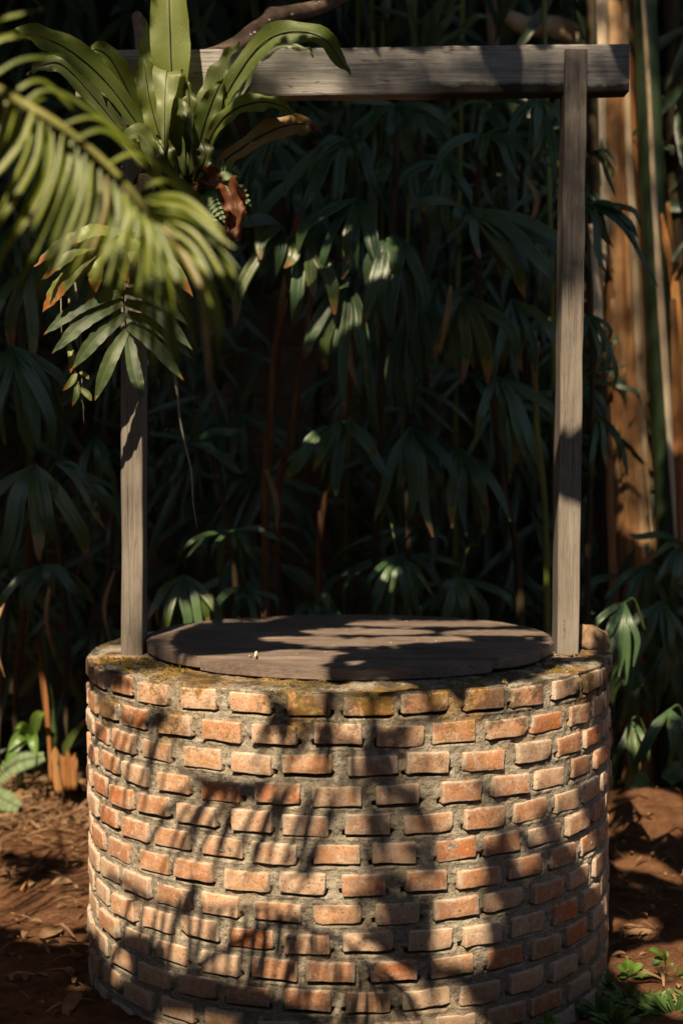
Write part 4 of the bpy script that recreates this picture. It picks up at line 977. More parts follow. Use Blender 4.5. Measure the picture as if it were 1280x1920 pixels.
low = [((-120, 120), (-150, 220), (-190, 360)), ((-80, 140), (-110, 230), (-160, 400)), ((-40, 155), (-70, 240), (-120, 420)), ((0, 172), (-25, 250), (-75, 400)), ((30, 190), (10, 260), (-40, 350)), ((62, 208), (40, 270), (-10, 330)), ((80, 220), (60, 320), (-30, 460)),
       ((97, 234), (82, 350), (-2, 486)), ((118, 252), (100, 345), (35, 486)), ((144, 276), (132, 355), (58, 562)), ((160, 290), (150, 380), (90, 520)), ((172, 303), (162, 402), (118, 515)),
       ((200, 330), (196, 405), (152, 520)), ((222, 350), (222, 420), (180, 540)), ((236, 362), (236, 425), (200, 570)), ((254, 385), (258, 450), (232, 625)), ((268, 400), (278, 470), (264, 665)),
       ((280, 412), (302, 520), (312, 645)), ((294, 420), (325, 500), (350, 600)), ((302, 422), (346, 484), (380, 566), (392, 722)), ((308, 420), (366, 470), (405, 560), (418, 640)), ((300, 405), (370, 445), (430, 545)),
       ((290, 392), (380, 420), (446, 535)), ((280, 380), (350, 390), (420, 450)), ((270, 370), (345, 372), (400, 420)), ((305, 424), (335, 520), (362, 640)), ((290, 418), (290, 520), (282, 640))]
for i, L_ in enumerate(low):
    k = len(L_)
    fl([(x, y, -0.02 * j + 0.01 * math.sin(i * 2.1)) for j, (x, y) in enumerate(L_)], rnd(9, 14), 'frond_dry' if i in (12, 19) else 'frond')
    if i + 1 < len(low) and len(low[i + 1]) == k and random.random() < 0.75:      # another leaflet between this one and the next
        fl([((a_[0] + b_[0]) / 2 + rnd(-5, 5), (a_[1] + b_[1]) / 2 + rnd(-14, 20) * j, 0.03 - 0.015 * j) for j, (a_, b_) in enumerate(zip(L_, low[i + 1]))], rnd(9, 14))
up = [((-110, 120), (-40, 60), (50, 50)), ((-70, 138), (0, 85), (95, 80)), ((-30, 158), (40, 108), (110, 112)), ((0, 172), (60, 140), (110, 150)), ((15, 180), (75, 160), (140, 185)), ((40, 194), (110, 175), (190, 215)), ((80, 216), (150, 205), (225, 262)),
      ((110, 236), (180, 225), (262, 300)), ((140, 258), (215, 255), (300, 320)), ((170, 280), (245, 275), (330, 340)), ((200, 308), (270, 300), (350, 352)), ((228, 338), (300, 325), (372, 380)), ((250, 362), (320, 345), (395, 410)), ((-10, 166), (30, 200), (88, 178))]
for i, L_ in enumerate(up):
    if i in (3, 6, 9, 11): continue
    L_ = [(x + rnd(-8, 8) * j, y + rnd(-14, 14) * j) for j, (x, y) in enumerate(L_)]
    fl([(x, y, 0.02 * j) for j, (x, y) in enumerate(L_)], rnd(8, 13))

def ray_cyl(px, py):
    d_ = P(px, py, 0) - CAM; ox, oy = CAM.x - WX, CAM.y - WY
    a = d_.x ** 2 + d_.y ** 2; b_ = ox * d_.x + oy * d_.y; c_ = ox * ox + oy * oy - WR * WR
    return CAM + d_ * ((-b_ - math.sqrt(max(0.0, b_ * b_ - a * c_))) / a)
def ray_soil(px, py):
    d_ = P(px, py, 0) - CAM; return CAM + d_ * (-CAM.z / d_.z)
def added_frond(surf, rach, rows, dist, w):
    """added fronds of the feather palm, out of the frame to the left; placed so their shade falls on the well and the soil"""
    to = lambda x, y, k=0.0: surf(x, y) - SDIR * (dist + k)
    pts = spline([to(*r_) for r_ in rach], 24)
    o = tube('rachis', pts, [lerp(0.007, 0.003, i / 23) for i in range(24)], M['rachis'], fp, 7)
    for (x0, y0, x1, y1) in rows:
        a, b = to(x0, y0), to(x1, y1, rnd(-0.06, 0.06)); m_ = a.lerp(b, 0.5) + Vector((rnd(-0.01, 0.01), rnd(-0.02, 0.02), 0.02))
        blade('leaflet', [a, m_, b], w * rnd(0.85, 1.2), M['frond'], fp, face=-SDIR + Vector((rnd(-.4, .4), rnd(-.3, .3), rnd(-.3, .3))), prof='strap', n=10, m=5, fold=0.2, seed=rnd(0, 30))
added_frond(ray_cyl, [(200, 1640), (290, 1690), (380, 1704), (470, 1700), (560, 1716)],
             [(250 + i * 21 + rnd(-4, 4), 1676 + 6 * math.sin(i) + (i * 2), 225 + i * 22 + rnd(-9, 9), 1850 + rnd(-40, 60)) for i in range(16)], 2.35, 0.015)
added_frond(ray_cyl, [(330, 1440), (400, 1462), (470, 1470), (540, 1462), (620, 1440)],
             [(370 + i * 19 + rnd(-4, 4), 1462 + 4 * math.sin(i * 1.7), 262 + i * 24 + rnd(-10, 10), 1640 + rnd(-50, 60)) for i in range(13)], 2.55, 0.017)
added_frond(ray_cyl, [(470, 1270), (540, 1330), (610, 1372), (680, 1400), (760, 1420)],
             [(520 + i * 17 + rnd(-4, 4), 1318 + i * 7, 468 + i * 24 + rnd(-10, 10), 1440 + i * 6 + rnd(-40, 40)) for i in range(12)], 2.8, 0.016)
added_frond(ray_cyl, [(180, 1310), (240, 1350), (290, 1360), (340, 1350)],
             [(196 + i * 18 + rnd(-4, 4), 1340 + 4 * math.sin(i * 1.7), 150 + i * 19 + rnd(-8, 8), 1520 + rnd(-60, 60)) for i in range(9)], 2.5, 0.013)
added_frond(ray_soil, [(112, 1560), (116, 1600), (118, 1650), (114, 1700)],
             [(116, 1585 + i * 9, -25 + rnd(-10, 20), 1612 + i * 13 + rnd(-4, 4)) for i in range(11)] + [(117, 1585 + i * 9, 215 + rnd(-10, 10), 1560 + i * 12) for i in range(11)], 2.6, 0.017)

# ------------------------------------------------------------------ tree added out of view: its crown is shaped to cast the dappled shade
def poly_mask(polys, holes, W=800, H=1120, sc=2.0, ox=-160, oy=-160):
    m = np.zeros((H, W), bool)
    ys, xs = np.mgrid[0:H, 0:W]; X = xs * sc + ox; Y = ys * sc + oy
    def fill(poly, val):
        p = np.array(poly, float)
        if p.shape[0] == 1:                       # (x, y, rx, ry) ellipse
            cx, cy_, rx, ry = p[0]; ins = ((X - cx) / rx) ** 2 + ((Y - cy_) / ry) ** 2 < 1
        else:
            ins = np.zeros_like(m); n_ = len(p)
            for i in range(n_):
                x1, y1 = p[i]; x2, y2 = p[(i + 1) % n_]
                if y1 == y2: continue
                cond = ((y1 > Y) != (y2 > Y)) & (X < (x2 - x1) * (Y - y1) / (y2 - y1) + x1)
                ins ^= cond
        m[ins] = val
    for p in polys: fill(p, True)
    for p in holes: fill(p, False)
    return m
E = lambda x, y, rx, ry: [(x, y, rx, ry)]
def streak(x0, y0, x1, y1, w):
    dx, dy = x1 - x0, y1 - y0; l = math.hypot(dx, dy); nx_, ny_ = -dy / l * w / 2, dx / l * w / 2
    return [(x0 + nx_, y0 + ny_), ((x0 + x1) / 2 + nx_ * 1.3, (y0 + y1) / 2 + ny_ * 1.3), (x1 + nx_ * .5, y1 + ny_ * .5), (x1 - nx_ * .5, y1 - ny_ * .5), ((x0 + x1) / 2 - nx_ * 1.3, (y0 + y1) / 2 - ny_ * 1.3), (x0 - nx_, y0 - ny_)]
well_lit = [
    [(150, 1300), (320, 1290), (480, 1290), (700, 1296), (735, 1340), (735, 1410), (640, 1415), (595, 1425), (585, 1480), (640, 1500), (668, 1530), (668, 1640), (648, 1690), (585, 1700), (600, 1760), (555, 1790), (548, 1920), (290, 1920), (285, 1740), (235, 1745), (150, 1735)],
    [(800, 1285), (1075, 1262), (1120, 1405), (1066, 1425), (1050, 1478), (975, 1498), (905, 1450), (868, 1395), (830, 1345)],
    [(735, 1310), (800, 1300), (800, 1330), (740, 1345)],
    [(812, 1395), (872, 1405), (868, 1455), (815, 1455)], [(788, 1465), (865, 1465), (868, 1510), (800, 1512)], [(822, 1512), (924, 1505), (924, 1568), (826, 1570)],
    [(940, 1500), (1010, 1500), (1000, 1530), (945, 1530)], [(1044, 1530), (1100, 1535), (1095, 1580), (1050, 1580)], [(1118, 1420), (1155, 1420), (1150, 1495), (1125, 1495)],
    [(826, 1625), (915, 1620), (888, 1680), (912, 1740), (912, 1795), (812, 1795), (822, 1735), (805, 1715), (840, 1690)], E(897, 1808, 26, 24), E(850, 1600, 30, 16),
    E(805, 1376, 40, 16), E(640, 1446, 44, 12), E(705, 1498, 30, 10), E(655, 1556, 30, 14), E(760, 1548, 18, 8), E(740, 1610, 26, 10), E(790, 1660, 20, 10), E(700, 1720, 26, 10), E(770, 1440, 26, 8), E(1060, 1500, 26, 12), E(960, 1580, 22, 10), E(1030, 1640, 20, 12),
    E(738, 1836, 17, 26), E(745, 1880, 24, 16), [(820, 1850), (870, 1850), (880, 1930), (820, 1930)], E(905, 1915, 24, 20),
    E(1098, 1594, 26, 20), [(1096, 1610), (1122, 1605), (1118, 1662), (1100, 1662)], E(990, 1622, 18, 20), E(1000, 1560, 20, 14), E(1135, 1790, 10, 30),
    E(226, 1828, 16, 44), E(200, 1770, 14, 26), E(930, 1700, 20, 14),
]
well_dark = [
    [(600, 1290), (626, 1290), (622, 1425), (602, 1425)], [(495, 1290), (540, 1290), (548, 1395), (522, 1400), (505, 1345)],
    [(362, 1462), (400, 1448), (460, 1458), (512, 1448), (508, 1486), (470, 1502), (376, 1492)],
    streak(604, 1560, 540, 1720, 30), streak(700, 1290, 690, 1430, 22), [(670, 1385), (740, 1350), (740, 1420), (660, 1420)],
    streak(320, 1330, 252, 1365, 30), streak(640, 1480, 590, 1600, 34), E(250, 1690, 26, 14), streak(370, 1640, 330, 1740, 22), E(520, 1690, 40, 14),
    streak(880, 1300, 850, 1340, 22), E(920, 1330, 20, 10), streak(1010, 1340, 985, 1440, 20), streak(940, 1310, 900, 1400, 18), streak(1060, 1300, 1040, 1400, 16), [(900, 1480), (960, 1450), (960, 1475), (910, 1500)], E(860, 1640, 16, 8), E(330, 1850, 40, 24), E(300, 1800, 14, 40), E(480, 1880, 18, 30), E(855, 1745, 26, 6)]
rim_lit = [[(250, 1255), (330, 1262), (480, 1285), (720, 1292), (730, 1310), (330, 1320), (170, 1280)], [(830, 1300), (1000, 1270), (1085, 1235), (1130, 1240), (1080, 1290), (850, 1320)], [(160, 1215), (228, 1205), (250, 1235), (180, 1250)]]
rim_dark = [E(430, 1292, 46, 6), E(640, 1296, 70, 6), E(210, 1240, 26, 8)]
lid_lit = [E(820, 1168, 170, 6), E(690, 1184, 120, 6), E(930, 1186, 100, 5), E(650, 1205, 110, 6), E(790, 1199, 90, 4), E(560, 1198, 70, 4), [(275, 1232), (470, 1226), (530, 1216), (640, 1222), (590, 1240), (600, 1262), (530, 1286), (330, 1270)], E(700, 1258, 60, 6), E(690, 1238, 34, 4)]
post_lit = [[(220, 800), (275, 735), (275, 762), (220, 830)], [(220, 858), (264, 832), (244, 878), (220, 890)], [(220, 915), (275, 880), (275, 925), (244, 940), (220, 962)], [(220, 1000), (275, 965), (275, 1135), (220, 1190)],
            [(1035, 575), (1105, 545), (1105, 785), (1035, 800)], [(1030, 935), (1095, 960), (1095, 1240), (1030, 1240)]]
fern_lit = [[(285, -160), (370, -160), (365, 150), (340, 300), (285, 300), (280, 60)], [(400, 150), (520, 40), (620, 50), (670, 150), (560, 90), (430, 220)], [(60, 50), (140, 90), (260, 220), (235, 240), (120, 130)], E(540, 245, 50, 20), E(440, 420, 26, 50), E(265, 260, 30, 18), E(440, 215, 50, 16),
            E(258, 34, 14, 24), E(560, 22, 60, 14), [(70, 445), (260, 440), (330, 480), (320, 520), (200, 560), (90, 600)], E(340, 520, 36, 36), E(250, 690, 30, 40), E(150, 690, 16, 40), E(120, 640, 30, 20)]
frond_lit = [[(-160, 60), (120, 60), (240, 240), (330, 330), (460, 420), (470, 560), (330, 560), (230, 520), (-160, 520)]]
frond_dark = [E(40, 290, 50, 40), E(200, 430, 40, 30), E(390, 470, 40, 26), streak(-20, 400, 110, 460, 40), [(215, 300), (300, 330), (330, 400), (270, 400), (200, 330)], E(110, 240, 50, 16), E(60, 150, 50, 8)]
ground_lit = [[(-160, 1470), (175, 1470), (175, 1730), (60, 1735), (-160, 1700)], E(62, 1737, 18, 16), E(127, 1706, 14, 10), E(100, 1760, 18, 10), E(98, 1770, 22, 8), E(142, 1760, 20, 9), E(52, 1764, 14, 5), E(163, 1846, 16, 8), E(150, 1866, 26, 8), E(172, 1890, 22, 10), [(110, 1905), (190, 1890), (205, 1910), (150, 1920)], E(170, 1820, 6, 16), E(18, 1810, 6, 4), E(76, 1812, 12, 4), E(88, 1873, 10, 4),
              E(1225, 1545, 54, 30), E(1188, 1628, 38, 9), E(1255, 1646, 28, 14), E(1200, 1658, 13, 13), E(1204, 1745, 30, 18), [(1130, 1805), (1200, 1780), (1290, 1770), (1440, 1800), (1440, 1920), (1195, 1920), (1240, 1875), (1190, 1850)], E(1135, 1812, 16, 12)]
ground_dark = [streak(-20, 1600, 165, 1615, 22), streak(-20, 1640, 120, 1640, 16), E(70, 1625, 70, 8), streak(1200, 1835, 1290, 1850, 14), E(1240, 1815, 22, 8)]
back_lit = [[(-10, 1345), (90, 1330), (150, 1400), (165, 1490), (-10, 1490)], E(105, 1300, 14, 60), E(1195, 1490, 20, 20), E(30, 1440, 60, 30)]
trunk_lit = [E(1188, 215, 10, 60), E(1235, 260, 10, 60), E(1130, 110, 14, 60), E(1254, 490, 8, 40)]
mid_lit = [E(506, 760, 8, 70), E(500, 900, 8, 40), E(470, 540, 12, 26), E(560, 540, 10, 20), E(840, 600, 8, 16), E(1008, 1000, 6, 26)]
LAYERS = [('cyl', 0, poly_mask(well_lit, well_dark)), ('z', WH, poly_mask(rim_lit, rim_dark)), ('z', LZ + LT, poly_mask(lid_lit, [])), ('y', PF, poly_mask(post_lit, [])),
          ('y', FY - 0.05, poly_mask(fern_lit, [])), ('y', FRY, poly_mask(frond_lit, frond_dark)), ('z', 0.0, poly_mask(ground_lit, ground_dark)), ('y', 1.7, poly_mask(back_lit, [])), ('y', 2.0, poly_mask(trunk_lit, [])), ('y', 0.75, poly_mask(mid_lit, []))]
camv = np.array(CAM); fwd = np.array(FWD); upv = np.array(UP); sdir = np.array(SDIR)
def project(p):
    d_ = p - camv; z = d_ @ fwd; z = np.where(np.abs(z) < 1e-6, 1e-6, z)
    return 640 + FPX * d_[..., 0] / z, 960 - FPX * (d_ @ upv) / z, z
DIM = [('y', PF, poly_mask([[(430, 80), (1190, 70), (1190, 185), (430, 190)]], []), 0.36),
       ('y', PF, poly_mask([[(1030, 185), (1110, 185), (1105, 560), (1030, 575)], [(220, 640), (275, 640), (275, 960), (220, 990)]], []), 0.36),
       ('y', 0.08, poly_mask([[(350, -30), (660, -60), (660, 40), (380, 150)]], []), 0.22),
       ('y', FY - 0.05, poly_mask([[(-10, 40), (280, 20), (280, 330), (130, 300)], [(360, 60), (440, 60), (560, 35), (665, 60), (665, 155), (540, 100), (450, 210), (380, 320)], [(60, 560), (380, 540), (380, 760), (120, 760)]], []), 0.30),
       ('y', 2.0, poly_mask([[(1105, -20), (1200, -20), (1230, 700), (1235, 1000), (1170, 1000), (1130, 650)], [(1200, 40), (1260, 40), (1300, 900), (1250, 900)], [(890, -20), (1100, -20), (1100, 90), (890, 90)]], []), 0.27),
       ('z', WH, poly_mask([[(150, 1180), (330, 1180), (330, 1300), (150, 1330)]], []), 0.45)]
DIM.append(('cyl', 0, poly_mask([[(585, 1400), (830, 1380), (900, 1300), (1110, 1280), (1110, 1500), (930, 1560), (820, 1700), (640, 1740), (585, 1700)]], []), 0.50))
def dim_keep(p, scale):
    """thinner foliage where the light below is soft and broken"""
    keep = np.ones(p.shape[:-1], bool)
    for kind, val, mask, pk in DIM:
        if kind == 'cyl':
            ox, oy = p[..., 0] - WX, p[..., 1] - WY; a = sdir[0] ** 2 + sdir[1] ** 2; b_ = ox * sdir[0] + oy * sdir[1]
            disc = b_ * b_ - a * (ox * ox + oy * oy - WR * WR); t = np.where(disc > 0, (-b_ - np.sqrt(np.maximum(disc, 0))) / a, -1)
        else: t = (val - p[..., 2]) / sdir[2] if kind == 'z' else (val - p[..., 1]) / sdir[1]
        h = p + sdir * t[..., None]; x, y, z = project(h)
        if kind == 'cyl': t = np.where((h[..., 2] > 0) & (h[..., 2] < WH), t, -1)
        ok = (t > 0.02) & (z > 0.2) & (x > -158) & (x < 1438) & (y > -158) & (y < 2078)
        if kind == 'z': ok &= np.hypot(h[..., 0] - WX, h[..., 1] - WY) < WR
        ix = np.clip(((x + 160) / 2).astype(int), 0, 799); iy = np.clip(((y + 160) / 2).astype(int), 0, 1119)
        keep &= ~(ok & mask[iy, ix] & (rng.random(len(p)) > pk * scale))
    return keep
def hits_lit(p):
    """True where the sun ray through p goes on to a spot that is sunlit"""
    out = np.zeros(p.shape[:-1], bool)
    ox, oy = p[..., 0] - WX, p[..., 1] - WY
    a = sdir[0] ** 2 + sdir[1] ** 2; b_ = ox * sdir[0] + oy * sdir[1]; c_ = ox * ox + oy * oy - WR * WR
    disc = b_ * b_ - a * c_; tc = np.where(disc > 0, (-b_ - np.sqrt(np.maximum(disc, 0))) / a, 1e9)
    zc = p[..., 2] + sdir[2] * tc; tc = np.where((tc > 0) & (zc < WH) & (zc > -0.1), tc, 1e9)      # where the ray meets the well's wall
    for kind, val, mask in LAYERS:
        if kind == 'z': t = (val - p[..., 2]) / sdir[2]
        elif kind == 'y': t = (val - p[..., 1]) / sdir[1]
        else:
            ox, oy = p[..., 0] - WX, p[..., 1] - WY
            a = sdir[0] ** 2 + sdir[1] ** 2; b_ = ox * sdir[0] + oy * sdir[1]; c_ = ox * ox + oy * oy - WR * WR
            disc = b_ * b_ - a * c_; t = np.where(disc > 0, (-b_ - np.sqrt(np.maximum(disc, 0))) / a, -1)
        h = p + sdir * t[..., None]
        ok = (t > 0.02) & (t < tc + 0.03)
        if kind == 'z': ok &= ((np.hypot(h[..., 0] - WX, h[..., 1] - WY) < WR + 0.01) == (val > 0.5))
        if kind == 'cyl': ok &= (h[..., 2] > -0.1) & (h[..., 2] < WH)
        x, y, z = project(h); ok &= z > 0.2
        ix = np.clip(((x + 160) / 2).astype(int), 0, 799); iy = np.clip(((y + 160) / 2).astype(int), 0, 1119)
        ok &= (x > -158) & (x < 1438) & (y > -158) & (y < 2078)
        out |= ok & mask[iy, ix]
    return out
def crown(n, lo, hi, wlo, whi, xr, yr, dim=0.0, only=False):
    x = rng.uniform(*xr, n); y = rng.uniform(*yr, n)
    zt = CAM.z + 0.335 * np.maximum(y - CAM.y, 0) + 0.28 + np.clip((y + 2.1) * 0.9, 0, 1.6)
    z = np.maximum(zt, 2.25) + rng.random(n) ** 1.3 * 0.85
    if only: z = z + 6.0
    c = np.stack([x, y, z], 1)
    d_ = np.stack([rng.normal(0, 1, n), rng.normal(0, 1, n), rng.normal(-0.25, 0.45, n)], 1); d_ /= np.linalg.norm(d_, axis=1, keepdims=True)
    nm_ = np.stack([rng.normal(-sdir[0], 0.45, n), rng.normal(-sdir[1], 0.45, n), rng.normal(-sdir[2] + 0.2, 0.4, n)], 1)
    L_ = rng.uniform(lo, hi, n); W_ = rng.uniform(wlo, whi, n)
    s_ = np.cross(d_, nm_); s_ /= np.linalg.norm(s_, axis=1, keepdims=True) + 1e-9
    keep = (dim_keep(c, dim) & ~dim_keep(c, 0.0)) if only else dim_keep(c, dim)
    if not only:
        for (a, b_) in ((-.5, 0), (.5, 0), (0, .5), (0, -.5)): keep &= dim_keep(c + d_ * (L_ * a)[:, None] + s_ * (W_ * b_)[:, None], dim)
    if yr[1] > -4 and not only: keep &= in_view(c)
    for (a, b_) in ((-.5, 0), (-.25, .45), (-.25, -.45), (0, 0), (.15, .45), (.15, -.45), (.3, 0), (.5, 0)):
        keep &= ~hits_lit(c + d_ * (L_ * a)[:, None] + s_ * (W_ * b_)[:, None])
    return c[keep], d_[keep], nm_[keep], L_[keep], W_[keep]
def in_view(p):
    """leaves that shade something of the place seen; the crown is open elsewhere"""
    use = np.zeros(len(p), bool)
    for kind, val in (('y', PF), ('y', 0.8), ('y', 1.7), ('y', 2.8), ('z', 0.0), ('z', WH), ('y', -0.72)):
        t = (val - p[:, 2]) / sdir[2] if kind == 'z' else (val - p[:, 1]) / sdir[1]
        h = p + sdir * t[:, None]; x, y, z = project(h)
        use |= (t > 0) & (z > 0.5) & (x > -170) & (x < 1450) & (y > -170) & (y < 2100) & (h[:, 2] > -0.05)
    return use
def fill_well(n):
    # added leaves, placed so their shade falls on chosen patches of the well's front
    px = rng.uniform(140, 1165, n); py = rng.uniform(1255, 1935, n); mask = LAYERS[0][2]
    d_ = np.stack([(px - 640) / FPX, np.zeros(n), np.zeros(n)], 1) + fwd + upv * ((960 - py) / FPX)[:, None]
    ox, oy = camv[0] - WX, camv[1] - WY
    a = d_[:, 0] ** 2 + d_[:, 1] ** 2; b_ = ox * d_[:, 0] + oy * d_[:, 1]; c_ = ox * ox + oy * oy - WR * WR
    disc = b_ * b_ - a * c_; t = (-b_ - np.sqrt(np.maximum(disc, 0))) / a
    h = camv + d_ * t[:, None]
    ok = (disc > 0) & (h[:, 2] > -0.05) & (h[:, 2] < WH + 0.01)
    far = np.clip((px - 560) / 160, 0, 1)
    c = h - sdir * (rng.uniform(2.3, 3.2, n) + far * rng.uniform(1.2, 2.2, n))[:, None]
    qx, qy, qz = project(c)
    ok &= (qz < 0.1) | (qy < -90) | (qx < -120) | (qx > 1400)
    dd = np.stack([rng.normal(0.1, 0.5, n), rng.normal(0, 0.35, n), rng.normal(-0.8, 0.4, n)], 1); dd /= np.linalg.norm(dd, axis=1, keepdims=True)
    nm_ = -sdir + rng.normal(0, 0.35, (n, 3)); L_ = rng.uniform(0.045, 0.10, n); W_ = rng.uniform(0.014, 0.026, n)
    s_ = np.cross(dd, nm_); s_ /= np.linalg.norm(s_, axis=1, keepdims=True) + 1e-9
    ok &= dim_keep(c, 0.12)
    for (a_, b2) in ((-.5, 0), (-.2, .4), (-.2, -.4), (0, 0), (.2, .35), (.2, -.35), (.5, 0)):
        ok &= ~hits_lit(c + dd * (L_ * a_)[:, None] + s_ * (W_ * b2)[:, None])
    return c[ok], dd[ok], nm_[ok], L_[ok], W_[ok]
parts_ = [fill_well(60000), crown(9000, 0.30, 0.45, 0.10, 0.16, (-4.2, 2.4), (-4.6, 3.0)), crown(28000, 0.14, 0.22, 0.05, 0.08, (-3.0, 1.6), (-4.2, 1.8)),
          crown(60000, 0.07, 0.11, 0.026, 0.04, (-2.4, 1.3), (-3.7, 1.6)), crown(16000, 0.05, 0.07, 0.018, 0.026, (-1.9, 0.6), (-3.2, -1.2)),
          crown(420000, 0.04, 0.06, 0.014, 0.021, (-3.6, 0.7), (-9.6, -1.6), 1.0, True), crown(1700, 0.30, 0.45, 0.12, 0.18, (-4.2, 2.6), (-7.2, -4.3))]
cc = [np.concatenate([p[i] for p in parts_]) for i in range(5)]
tree = thing('added_shade_tree', 'added broad leaved tree out of view, its crown shaped to cast dappled shade on the well', 'tree', (-3.4, -3.4, 0))
o = leaf_cloud('crown', cc[0], cc[1], cc[2], cc[3], cc[4], M['canopy']); put(o, tree); o['kind'] = 'stuff'
tube('trunk', spline([Vector((-3.4, -3.4, -0.1)), Vector((-3.35, -3.35, 1.2)), Vector((-3.1, -3.1, 2.4)), Vector((-2.6, -2.7, 3.3))], 30), [lerp(0.17, 0.10, i / 29) for i in range(30)], M['bark'], tree, 14, 0.15)
for e in ((-4.4, -5.6, 3.8), (-0.4, -6.3, 3.4), (-3.6, 0.8, 4.8), (1.6, -5.4, 3.2)):
    e = Vector(e); s0 = Vector((-2.65, -2.75, 3.25))
    tube('limb', spline([s0, s0.lerp(e, 0.5) + Vector((0, 0, 0.35)), e], 18), [lerp(0.06, 0.014, i / 17) for i in range(18)], M['bark'], tree, 9, 0.15)

# ------------------------------------------------------------------ small things on the lid and the rim
o = tube('dry_straw', spline([P(948, 1232, -0.31), P(952, 1230, -0.30), P(962, 1236, -0.31), P(990, 1238, -0.315), P(1026, 1240, -0.32)], 20), [0.0014] * 19 + [0.0006], M['straw'], None, 6)
for v in o.data.vertices: v.co.z = LZ + LT + 0.004 + (v.co.z - LZ - LT) * 0.15
tag(o, 'single pale dry straw lying on the right side of the lid', 'straw')
def on_lid(px, py):
    d_ = P(px, py, 0) - CAM; t_ = (LZ + LT + 0.003 - CAM.z) / d_.z; return CAM + d_ * t_
def flake(name, c, s, mat, lift=0.3):
    a = rnd(0, 6.28); d_ = Vector((math.cos(a), math.sin(a), 0)) * s
    return blade_data([c - d_, c + Vector((0, 0, s * lift)), c + d_ + Vector((0, 0, s * lift * 0.6))], s * 0.9, face=Vector((0, 0, 1)), prof='oval', n=6, m=4, fold=0.3)
V, F, U, _ = blade_data([on_lid(478, 1231), on_lid(480, 1229) + Vector((0, 0, 0.008)), on_lid(482, 1229) + Vector((0, 0, 0.012))], 0.006, prof='lance', n=8, m=4, fold=0.4)
tag(link_mesh('dry_petal', V, F, M['petal'], None, U), 'tiny pale dry petal standing on the left part of the lid', 'petal')
V, F, U = [], [], []
for _ in range(190):
    a = rnd(0, 6.28); r_ = math.sqrt(rnd(0, 1)) * 0.54
    c_ = Vector((WX + math.cos(a) * r_, math.sin(a) * r_, LZ + LT + 0.002))
    v, f, u, _q = flake('crumb', c_, random.choice((0.0015, 0.0022, 0.003, 0.0045)), None); n0 = len(V)
    V += v; U += u; F += [tuple(k + n0 for k in ff) for ff in f]
tag(link_mesh('lid_crumbs', V, F, M['petal'], None, U), 'scattered pale crumbs and flecks on the wooden lid', 'debris', None, 'stuff')
def rock(name, c, sx, sy, sz, mat, seed, label, cat):
    bm = bmesh.new(); bmesh.ops.create_icosphere(bm, subdivisions=4, radius=1.0)
    for v in bm.verts:
        q_ = v.co.copy(); m_ = max(abs(q_.x), abs(q_.y), abs(q_.z)); q_ = q_.lerp(q_ / m_, 0.45)
        q_ *= 1 + 0.16 * noise.noise(q_ * 1.7 + Vector((seed, 0, 0))) + 0.05 * noise.noise(q_ * 6 + Vector((seed, 0, 0)))
        v.co = Vector((q_.x * sx, q_.y * sy, q_.z * sz))
    me = bpy.data.meshes.new(name); bm.to_mesh(me); bm.free(); me.materials.append(mat)
    me.polygons.foreach_set('use_smooth', [True] * len(me.polygons))
    o = bpy.data.objects.new(name, me); COL.objects.link(o); o.location = c; return tag(o, label, cat)
c_ = P(1110, 1216, 0.02)
o = rock('brick_rubble', (c_.x, 0.02, WH + 0.024), 0.040, 0.05, 0.036, M['rubble'], 4.0, 'loose broken lump of brick on the rim behind the right post', 'rubble')
o.rotation_euler = (0.1, 0.25, 0.4)

# ------------------------------------------------------------------ soil level things
def gpx(px, py):
    d_ = P(px, py, 0) - CAM; t_ = -CAM.z / d_.z; p = CAM + d_ * t_
    p.z = ground_z(p.x, p.y); return p
# dry litter left of the well
V, F, U = [], [], []
for i in range(2300):
    if i < 2000: px, py = rnd(-80, 175), 1452 + abs(random.gauss(0, 60))
    else: px, py = random.choice([(rnd(1150, 1330), rnd(1440, 1900)), (rnd(-80, 175), rnd(1480, 1930))])
    if not (1440 < py < 1960): continue
    c_ = gpx(px, py) + Vector((0, 0, rnd(0.002, 0.022)))
    if math.hypot(c_.x - WX, c_.y - WY) < WR + 0.01: continue
    thin = random.random() < 0.45
    L_ = rnd(0.02, 0.12) if thin else (rnd(0.05, 0.11) if i % 24 == 0 else rnd(0.010, 0.045))
    a = rnd(0, 6.28); d_ = Vector((math.cos(a), math.sin(a), rnd(-0.12, 0.3))) * L_
    v, f, u, _q = blade_data([c_ - d_ * 0.5, c_ + Vector((0, 0, L_ * rnd(0, 0.25))), c_ + d_ * 0.5], L_ * (0.10 if thin else rnd(0.3, 0.6)), face=Vector((rnd(-.5, .5), rnd(-.7, .2), 1)), prof='lance', n=5, m=4, fold=rnd(0.1, 0.7))
    n0 = len(V); V += v; U += u; F += [tuple(k + n0 for k in ff) for ff in f]
tag(link_mesh('leaf_litter', V, F, M['litter'], None, U), 'dry brown leaf litter scattered on the soil', 'litter', None, 'stuff')
V, F = [], []
for i in range(420):
    px, py = random.choice([(rnd(-60, 190), rnd(1560, 1930)), (rnd(1140, 1320), rnd(1490, 1920))])
    c_ = gpx(px, py); s_ = rnd(0.002, 0.010) * random.choice((0.6, 1, 1.4))
    if math.hypot(c_.x - WX, c_.y - WY) < WR + 0.01: continue
    pts = [Vector((random.gauss(0, 1), random.gauss(0, 1), random.gauss(0, 0.7))).normalized() * s_ * rnd(0.8, 1.2) for _ in range(9)]
    bm = bmesh.new(); [bm.verts.new(c_ + p) for p in pts]; bmesh.ops.convex_hull(bm, input=bm.verts)
    n0 = len(V); bm.verts.index_update(); V += [v.co.copy() for v in bm.verts]; F += [tuple(v.index + n0 for v in f.verts) for f in bm.faces]; bm.free()
